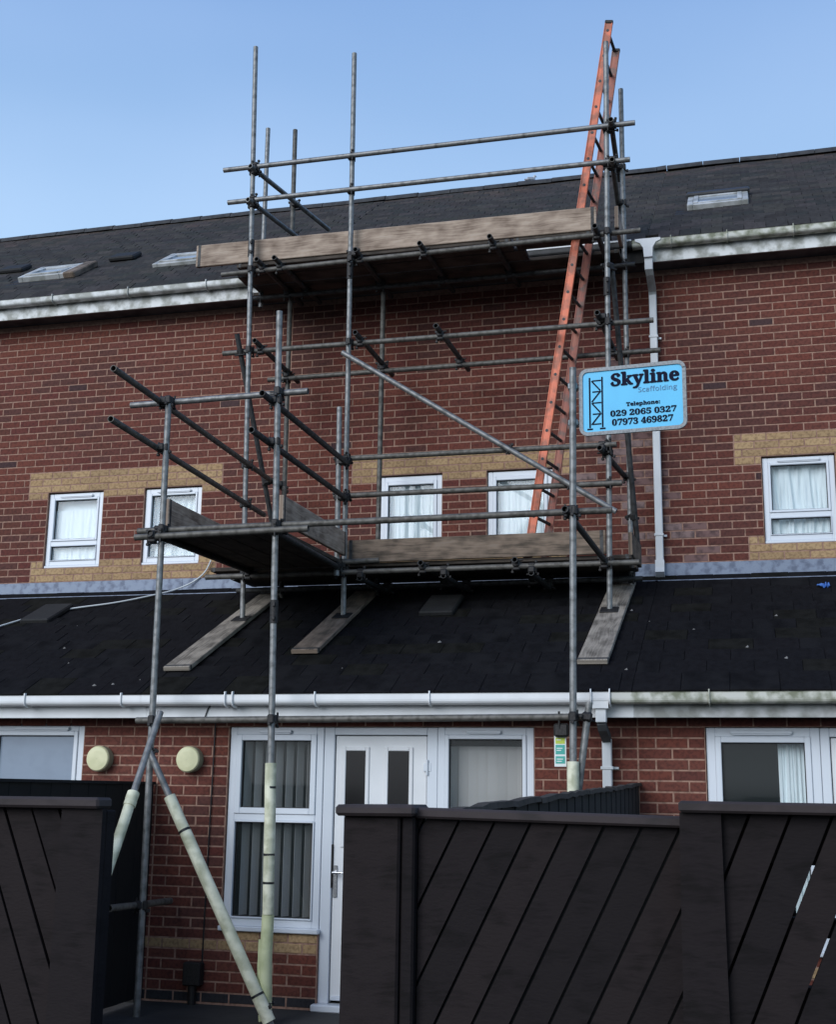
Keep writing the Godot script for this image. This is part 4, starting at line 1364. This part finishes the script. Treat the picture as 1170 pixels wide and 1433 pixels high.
# ---------------------------------------------------------------- boards
func board(called: String, label: String, a: Vector3, b: Vector3, w: float, th: float, up: Vector3, m: String, group: String, category := "board") -> void:
	# a plank whose middle line runs from a to b; up is the direction of its thickness
	var x := (b - a).normalized()
	var y := (up - x * up.dot(x)).normalized()
	var z := x.cross(y)
	var mb := MB.new()
	var B := Basis(x, y, z)
	mb.box((a + b) / 2, Vector3((b - a).length(), th, w), 0.005, Color.WHITE, B)
	var o := thing(called, label, category, (a + b) / 2, group)
	part("plank", mb, M[m], o)
	for s in [-1.0, 1.0]:
		var band := MB.new()
		var c: Vector3 = (a + b) / 2 + x * s * ((b - a).length() / 2 - 0.035)
		band.box(c, Vector3(0.03, th + 0.003, w + 0.003), 0.001, Color.WHITE, B)
		part("end_band", band, M.galvanised_dark, o)

func build_boards() -> void:
	var gt := "boards of the top lift"
	var names := ["outermost", "second", "third", "innermost"]
	for i in 4:
		var z: float = [0.985, 0.75, 0.505, 0.275][i]
		var xe: float = -2.03 + [0.0, 0.1, 0.95, 0.99][i]
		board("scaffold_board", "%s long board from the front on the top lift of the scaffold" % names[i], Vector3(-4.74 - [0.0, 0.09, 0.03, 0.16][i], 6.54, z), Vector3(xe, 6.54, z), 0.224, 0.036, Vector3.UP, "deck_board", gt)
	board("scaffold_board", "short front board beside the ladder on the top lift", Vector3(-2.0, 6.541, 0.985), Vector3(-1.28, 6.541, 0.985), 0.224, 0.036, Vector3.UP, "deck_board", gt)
	board("toe_board", "long pale toe board on edge along the front of the top lift", Vector3(-5.17, 6.678, 1.095), Vector3(-1.235, 6.66, 1.095), 0.225, 0.036, Vector3(0, 0, 1), "board_pale", "toe boards", "toe board")
	board("toe_board", "pale toe board on edge closing the ladder end of the top lift", Vector3(-1.055, 6.66, 1.1), Vector3(-1.06, 6.66, 0.62), 0.21, 0.036, Vector3(1, 0, 0), "board_pale", "toe boards", "toe board")
	var gl := "boards of the lower lift"
	for i in 4:
		var z := 0.985 - i * 0.235
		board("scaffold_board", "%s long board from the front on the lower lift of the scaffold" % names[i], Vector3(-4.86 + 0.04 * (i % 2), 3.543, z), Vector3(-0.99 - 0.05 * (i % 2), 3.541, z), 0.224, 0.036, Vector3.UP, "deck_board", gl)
	var rn := ["outermost", "second", "third", "innermost"]
	for i in 4:
		var x := -4.27 + i * 0.232
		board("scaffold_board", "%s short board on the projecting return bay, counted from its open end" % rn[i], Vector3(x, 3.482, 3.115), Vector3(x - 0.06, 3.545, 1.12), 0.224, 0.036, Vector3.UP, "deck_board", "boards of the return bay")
	board("toe_board", "worn brown toe board on edge at the open end of the return bay", Vector3(-4.345, 3.625, 3.09), Vector3(-4.44, 3.68, 1.3), 0.235, 0.036, Vector3(1, 0, 0), "board_pale", "toe boards", "toe board")
	board("toe_board", "pale brown toe board on edge beside the short hung tube", Vector3(-3.42, 3.635, 3.05), Vector3(-3.50, 3.70, 1.28), 0.21, 0.036, Vector3(1, 0, 0), "board_pale", "toe boards", "toe board")
	board("toe_board", "dark weathered toe board on edge in front of the upstairs windows", Vector3(-3.52, 3.66, 1.12), Vector3(-1.2, 3.665, 1.12), 0.205, 0.036, Vector3(0, 0, 1), "board_brown", "toe boards", "toe board")
	board("toe_board", "short dark toe board on edge at the downpipe end of the lower lift", Vector3(-1.0, 3.66, 1.05), Vector3(-0.98, 3.66, 0.4), 0.2, 0.036, Vector3(1, 0, 0), "board_brown", "toe boards", "toe board")
	# sole boards under the roof standards
	var up := Vector3(0, 2.844, 1.234).normalized()
	for q in [["pale grey sole plank on the lean-to roof, lowest beside the tall front tubes", Vector3(-4.475, 0, 2.478), Vector3(-4.53, 0, 0.278), "board_grey"], ["short brown sole plank on the lean-to roof above the front door", Vector3(-3.536, 0, 2.10), Vector3(-3.55, 0, 0.34), "board_brown"], ["pale grey sole plank on the lean-to roof above the green tag and downpipe hopper", Vector3(-1.166, 0, 2.435), Vector3(-1.14, 0, 0.26), "board_grey"]]:
		board("sole_plank", q[0], lean_at(q[1].x, q[1].z, 0.058), lean_at(q[2].x, q[2].z, 0.058), 0.226, 0.038, up, q[3], "sole planks on the lean-to roof", "plank")

# ---------------------------------------------------------------- ladder
func build_ladder() -> void:
	var lo := Vector3(-1.90, 3.565, 1.0)
	var hi := Vector3(-1.095, 8.69, 1.0)
	var o := thing("ladder", "orange ladder leaning up through the top lift beside the tall corner tube", "ladder", lo)
	var t := (hi - lo).normalized()
	var ln := (hi - lo).length()
	for k in 2:
		var mb := MB.new()
		var dz := -0.36 * k
		var a := lo + Vector3(0.085 * k, 0, dz)
		var b := hi + Vector3(0.025 * k, -0.08 * k, dz)
		# I-shaped stile: web and two flanges
		var x := (b - a).normalized()
		var z := Vector3(0, 0, 1)
		var y := z.cross(x)
		var B := Basis(x, y, z)
		mb.box((a + b) / 2, Vector3((b - a).length(), 0.07, 0.022), 0.003, Color.WHITE, B)
		for s in [-1.0, 1.0]: mb.box((a + b) / 2 + y * s * 0.031, Vector3((b - a).length(), 0.012, 0.034), 0.003, Color.WHITE, B)
		var st := part("stile", mb, M.orange if k == 0 else M.worn_orange, o)
		var cap := MB.new()
		cap.box(b, Vector3(0.035, 0.076, 0.04), 0.006, Color.WHITE, B)
		part("end_cap", cap, M.fitting, st)
		if k == 0:
			var i := 0
			while i * 0.262 < ln - 0.2:
				var hole := MB.new()
				var p := lo + t * (0.12 + i * 0.262) + Vector3(0, 0, 0.0105)
				hole.tube(p, p + Vector3(0, 0, 0.003), 0.014, 12)
				part("rung_end", hole, M.black, st)
				i += 1
	var i := 0
	while i * 0.262 < ln - 0.2:
		var mb := MB.new()
		var p := lo + t * (0.12 + i * 0.262)
		mb.tube(p, p + Vector3(lerpf(0.085, 0.025, i * 0.262 / ln), 0, -0.36), 0.015, 10)
		part("rung", mb, M.galvanised_dark, o)
		i += 1

# ---------------------------------------------------------------- sign
func text(parent: Node, called: String, s: String, at: Vector3, width: float, height: float, m: Material, serif: bool, B: Basis, weight := 700) -> void:
	var f := SystemFont.new()
	f.font_names = PackedStringArray(["Droid Serif" if serif else "Droid Sans"])
	f.font_weight = weight
	var tm := TextMesh.new()
	tm.text = s
	tm.font = f
	tm.font_size = 64
	tm.pixel_size = 0.001
	tm.depth = 0.004
	tm.horizontal_alignment = HORIZONTAL_ALIGNMENT_CENTER
	tm.vertical_alignment = VERTICAL_ALIGNMENT_CENTER
	var box := tm.get_aabb()
	var sx := width / maxf(box.size.x, 1e-4)
	var sy := height / maxf(box.size.y, 1e-4)
	var S := Basis.from_scale(Vector3(sx, sy, 0.5))
	var fat := height * 0.032 if serif else 0.0
	var strokes := [[0.0, 0.0]] if not serif else [[-1.0, 0.0], [1.0, 0.0], [0.0, 0.8], [0.0, -0.8]]
	var st := SurfaceTool.new()
	st.begin(Mesh.PRIMITIVE_TRIANGLES)
	for i in strokes.size():
		st.append_from(tm, 0, Transform3D(B * S, B * (Vector3(strokes[i][0] * fat, strokes[i][1] * fat, 0.0012 + 0.0003 * i) - S * (box.position + box.size / 2))))
	put(called, st.commit(), m, parent, at)

func build_sign() -> void:
	var c := Vector3(-0.765, 4.277, 3.2)
	var B := Basis(Vector3(0, 1, 0), -0.09) * Basis(Vector3(0, 0, 1), -0.002)
	var o := thing("company_sign", "light blue Skyline Scaffolding sign with phone numbers, clamped to the front corner tube", "sign", c)
	var W := 0.735
	var H := 0.475
	var prof := func(w: float, h: float, r: float) -> PackedVector2Array:
		var p := PackedVector2Array()
		for q in [[1, 1, 0.0], [-1, 1, 90.0], [-1, -1, 180.0], [1, -1, 270.0]]:
			for i in 7:
				var a := deg_to_rad(q[2] + 15.0 * i)
				p.append(Vector2(q[0] * (w / 2 - r) + cos(a) * r, q[1] * (h / 2 - r) + sin(a) * r))
		return p
	var fl := MB.new()
	fl.prism(prof.call(W, H, 0.05), 0.0, 0.008)
	put("panel", fl.mesh(), M.sign_blue, o, c, B)
	# rolled rim
	var pts: PackedVector2Array = prof.call(W - 0.006, H - 0.006, 0.048)
	var path := []
	for q in pts: path.append(Vector3(q.x, q.y, 0.0))
	path.append(path[0])
	path.append(path[1])
	var rim := MB.new()
	rim.sweep(path, [Vector2(-0.013, -0.011), Vector2(0.013, -0.011), Vector2(0.013, 0.009), Vector2(-0.013, 0.009)], Vector3(0, 0, 1), true, Color.WHITE, false, false)
	put("rim", rim.mesh(), M.sign_edge, o, c, B)
	var at := func(x: float, y: float) -> Vector3: return c + B * Vector3(x, y, 0.0015)
	text(o, "lettering", "Skyline", at.call(0.09, 0.138), 0.475, 0.125, M.sign_ink, true, B)
	text(o, "lettering", "Scaffolding", at.call(0.178, 0.055), 0.27, 0.048, M.sign_grey_ink, false, B, 300)
	text(o, "lettering", "Telephone:", at.call(0.075, -0.042), 0.235, 0.036, M.sign_ink, true, B)
	text(o, "lettering", "029 2065 0327", at.call(0.075, -0.098), 0.46, 0.043, M.sign_ink, true, B)
	text(o, "lettering", "07973 469827", at.call(0.068, -0.163), 0.425, 0.046, M.sign_ink, true, B)
	# emblem: two uprights on feet, laced with braces
	var em := MB.new()
	var x0 := -0.302
	var x1 := -0.212
	for x in [x0, x1]:
		em.box(Vector3(x, -0.005, 0.001), Vector3(0.011, 0.37, 0.002))
		em.box(Vector3(x, -0.2, 0.001), Vector3(0.04, 0.011, 0.002))
	for i in 4:
		var ya := 0.155 - i * 0.082
		var a := Vector3(x0 + 0.016, ya, 0.001) if i % 2 == 0 else Vector3(x1 - 0.012, ya, 0.001)
		a = Vector3(x0 + 0.014, ya, 0.001)
		var b := Vector3(x1 - 0.014, ya - 0.074, 0.001)
		if i % 2 == 1:
			a.x = x1 - 0.014; b.x = x0 + 0.014
		var d := b - a
		em.box((a + b) / 2, Vector3(d.length(), 0.01, 0.0022), 0, Color.WHITE, Basis(Vector3(0, 0, 1), atan2(d.y, d.x)))
		em.box(Vector3((x0 + x1) / 2 + 0.006, ya, 0.001), Vector3(0.062, 0.009, 0.0024))
	em.box(Vector3((x0 + x1) / 2, 0.155 - 4 * 0.082 + 0.008, 0.001), Vector3(0.07, 0.009, 0.0024))
	put("emblem", em.mesh(), M.sign_ink, o, c + B * Vector3(0, 0, 0.0008), B)
	for y in [0.125, -0.145]:
		var cl := MB.new()
		var p := c + B * Vector3(-W / 2, y, -0.012)
		cl.bb(p + Vector3(-0.075, -0.012, -0.01), p + Vector3(0.05, 0.012, 0.002), 0.003)
		cl.box(p + Vector3(-0.055, 0, -0.0), Vector3(0.07, 0.05, 0.075), 0.008)
		part("clamp", cl, M.bright_fitting, o)

# ---------------------------------------------------------------- small things
func build_small() -> void:
	# inspection tag hanging from the tie tube
	var tg := thing("inspection_tag", "green and white inspection tag hanging below the fascia tube beside the front corner tube", "tag", Vector3(-1.31, 1.74, 3.12))
	var mb := MB.new()
	mb.bb(Vector3(-1.352, 1.742, 3.105), Vector3(-1.270, 2.0, 3.11), 0.002)
	part("holder", mb, M.tag_white, tg)
	for q in [[1.895, 1.935, "tag_lime"], [1.825, 1.888, "tag_green"], [1.763, 1.812, "tag_green"]]:
		var s := MB.new()
		s.bb(Vector3(-1.343, q[0], 3.1095), Vector3(-1.279, q[1], 3.1115))
		part("coloured_field", s, M[q[2]], tg)
	var ln := MB.new()
	for q in [[1.862, 0.04], [1.848, 0.03], [1.79, 0.042], [1.775, 0.034], [1.918, 0.03]]:
		ln.bb(Vector3(-1.335, q[0], 3.1112), Vector3(-1.335 + q[1], q[0] + 0.006, 3.1124))
	part("print", ln, M.tag_white, tg)
	var cl := MB.new()
	cl.box(Vector3(-1.30, 1.985, 3.125), Vector3(0.1, 0.09, 0.06), 0.012)
	cl.tube(Vector3(-1.31, 1.99, 3.15), Vector3(-1.31, 2.11, 3.16), 0.008, 8)
	part("clip", cl, M.fitting, tg)
	# white cable trailing over the lean-to roof
	var cb := MB.new()
	var path := [lean_at(-7.1, 1.5, 0.05), lean_at(-6.83, 0.95, 0.05), lean_at(-6.68, 0.78, 0.045), lean_at(-6.5, 0.64, 0.05), lean_at(-6.15, 0.48, 0.05), lean_at(-5.88, 0.29, 0.055), Vector3(-5.68, 3.53, 0.12), Vector3(-5.52, 3.62, 0.04), Vector3(-5.40, 3.72, 0.03), Vector3(-5.34, 3.84, 0.03)]
	var cv := Curve3D.new()
	for i in path.size():
		var tan: Vector3 = (path[mini(i + 1, path.size() - 1)] - path[maxi(i - 1, 0)]) / 6.0
		cv.add_point(path[i], -tan, tan)
	cv.bake_interval = 0.06
	var ring := []
	for i in 8: ring.append(Vector2(cos(TAU * i / 8), sin(TAU * i / 8)) * 0.008)
	cb.sweep(Array(cv.get_baked_points()), ring)
	solo("cable", cb, M.cable, "white cable trailing across the lean-to roof from below the upstairs window", "cable")
	# scraps on the tiles
	var spots := [[-5.59, 2.23, "larger pale scrap on the tiles midway between the frosted window and the roof vent above"], [-5.88, 1.82, "pale scrap on the tiles a little way below the vent where the cable passes"], [-5.04, 2.76, "pale scrap at the gutter edge directly above the first cream lamp"], [-4.89, 2.74, "pale scrap at the gutter edge just past the first cream lamp"], [-6.14, 1.18, "pale scrap on the tiles close below the white trailing cable"], [-4.7, 2.66, "pale scrap at the gutter edge beside the outermost front scaffold tube"], [-1, 1.06, "pale scrap beside the upper half of the sole plank nearest the downpipe"], [-0.83, 1.4, "pale scrap beside the lower half of the sole plank nearest the downpipe"], [-0.47, 1.62, "pale scrap alone on the tiles halfway between that plank and the blue litter"], [-0.06, 2.05, "pale scrap on the tiles straight above the dark ground floor window with a curtain"], [0.17, 1.29, "pale scrap on the tiles nearest below the blue litter"], [0.21, 2.31, "rightmost pale scrap, low on the tiles near the mossy gutter"], [-0.91, 2.52, "pale scrap just above the gutter outlet and hopper"], [-3.1, 2.44, "pale scrap low on the tiles above the white front door"], [-2.48, 1.82, "pale scrap on the tiles below the vent behind the lower lift"]]
	for i in spots.size():
		var q = spots[i]
		var s := MB.new()
		var n := rng.randi_range(5, 7)
		var c := lean_at(q[0], q[1], 0.028)
		var pts := []
		for k in n:
			var a := TAU * k / n
			pts.append(lean_basis * Vector3(cos(a) * rng.randf_range(0.009, 0.022), 0, sin(a) * rng.randf_range(0.007, 0.016)))
		for k in n:
			var p0: Vector3 = pts[k]
			var p1: Vector3 = pts[(k + 1) % n]
			var tp := lean_basis * Vector3(0.004, 0.014, 0.002)
			s.tri(c + p0, c + p1, c + tp, Color.WHITE, Vector3.UP)
		solo("scrap", s, M.scrap, q[2], "debris", "pale scraps on the lean-to roof")
	var bl := MB.new()
	for k in 5:
		bl.box(lean_at(0.55 + 0.018 * k, 0.5 + 0.014 * (k % 3), 0.05 + 0.006 * (k % 2)), Vector3(0.04, 0.012, 0.035), 0.003, Color.WHITE, Basis.from_euler(Vector3(0.5 * k, 0.9 * k, 0.4 * k)))
	solo("litter", bl, M.blue_litter, "crumpled blue litter high on the lean-to roof below the lone upstairs window", "litter")
	# bird on the ridge
	bird()

func bird() -> void:
	var at := Vector3.ZERO
	var mb := MB.new()
	var ring := func(c: Vector3, r: float, t: Vector3) -> PackedVector3Array:
		var s := t.cross(Vector3(0, 0, 1)).normalized()
		var o := PackedVector3Array()
		for i in 12: o.append(c + (s * cos(TAU * i / 12) + Vector3(0, 0, 1) * sin(TAU * i / 12) * 0.85) * r)
		return o
	var spine := [[-0.2, 0.07, 0.012], [-0.13, 0.085, 0.032], [-0.05, 0.11, 0.062], [0.03, 0.14, 0.066], [0.085, 0.18, 0.045], [0.1, 0.22, 0.03], [0.115, 0.25, 0.036], [0.135, 0.262, 0.028], [0.16, 0.258, 0.01], [0.19, 0.25, 0.002]]
	var rings := []
	for i in spine.size():
		var a = spine[maxi(i - 1, 0)]
		var b = spine[mini(i + 1, spine.size() - 1)]
		rings.append(ring.call(at + Vector3(spine[i][0], spine[i][1], 0), spine[i][2], Vector3(b[0] - a[0], b[1] - a[1], 0).normalized()))
	for i in rings.size() - 1:
		var mid := at + Vector3((spine[i][0] + spine[i + 1][0]) / 2, (spine[i][1] + spine[i + 1][1]) / 2, 0)
		for k in 12:
			var k2 := (k + 1) % 12
			mb.quad(rings[i][k], rings[i][k2], rings[i + 1][k2], rings[i + 1][k], Color.WHITE, (rings[i][k] + rings[i + 1][k2]) * 0.5 - mid)
	for s in [-0.025, 0.025]: mb.tube(at + Vector3(0.01, 0.09, s), at + Vector3(0.02, -0.02, s), 0.005, 6)
	var o := solo("bird", mb, M.feather, "small grey bird perched on the roof ridge", "bird")
	for s in [-1.0, 1.0]:
		var w := MB.new()
		w.box(at + Vector3(-0.06, 0.125, s * 0.055), Vector3(0.2, 0.06, 0.014), 0.006, Color.WHITE, Basis(Vector3(0, 0, 1), 0.3))
		part("wing", w, M.feather, o)
	o.position = Vector3(-2.6, RIDGE_Y + 0.1, RIDGE_Z)
	o.scale = Vector3.ONE * 0.55
	o.rotation.y = 0.9
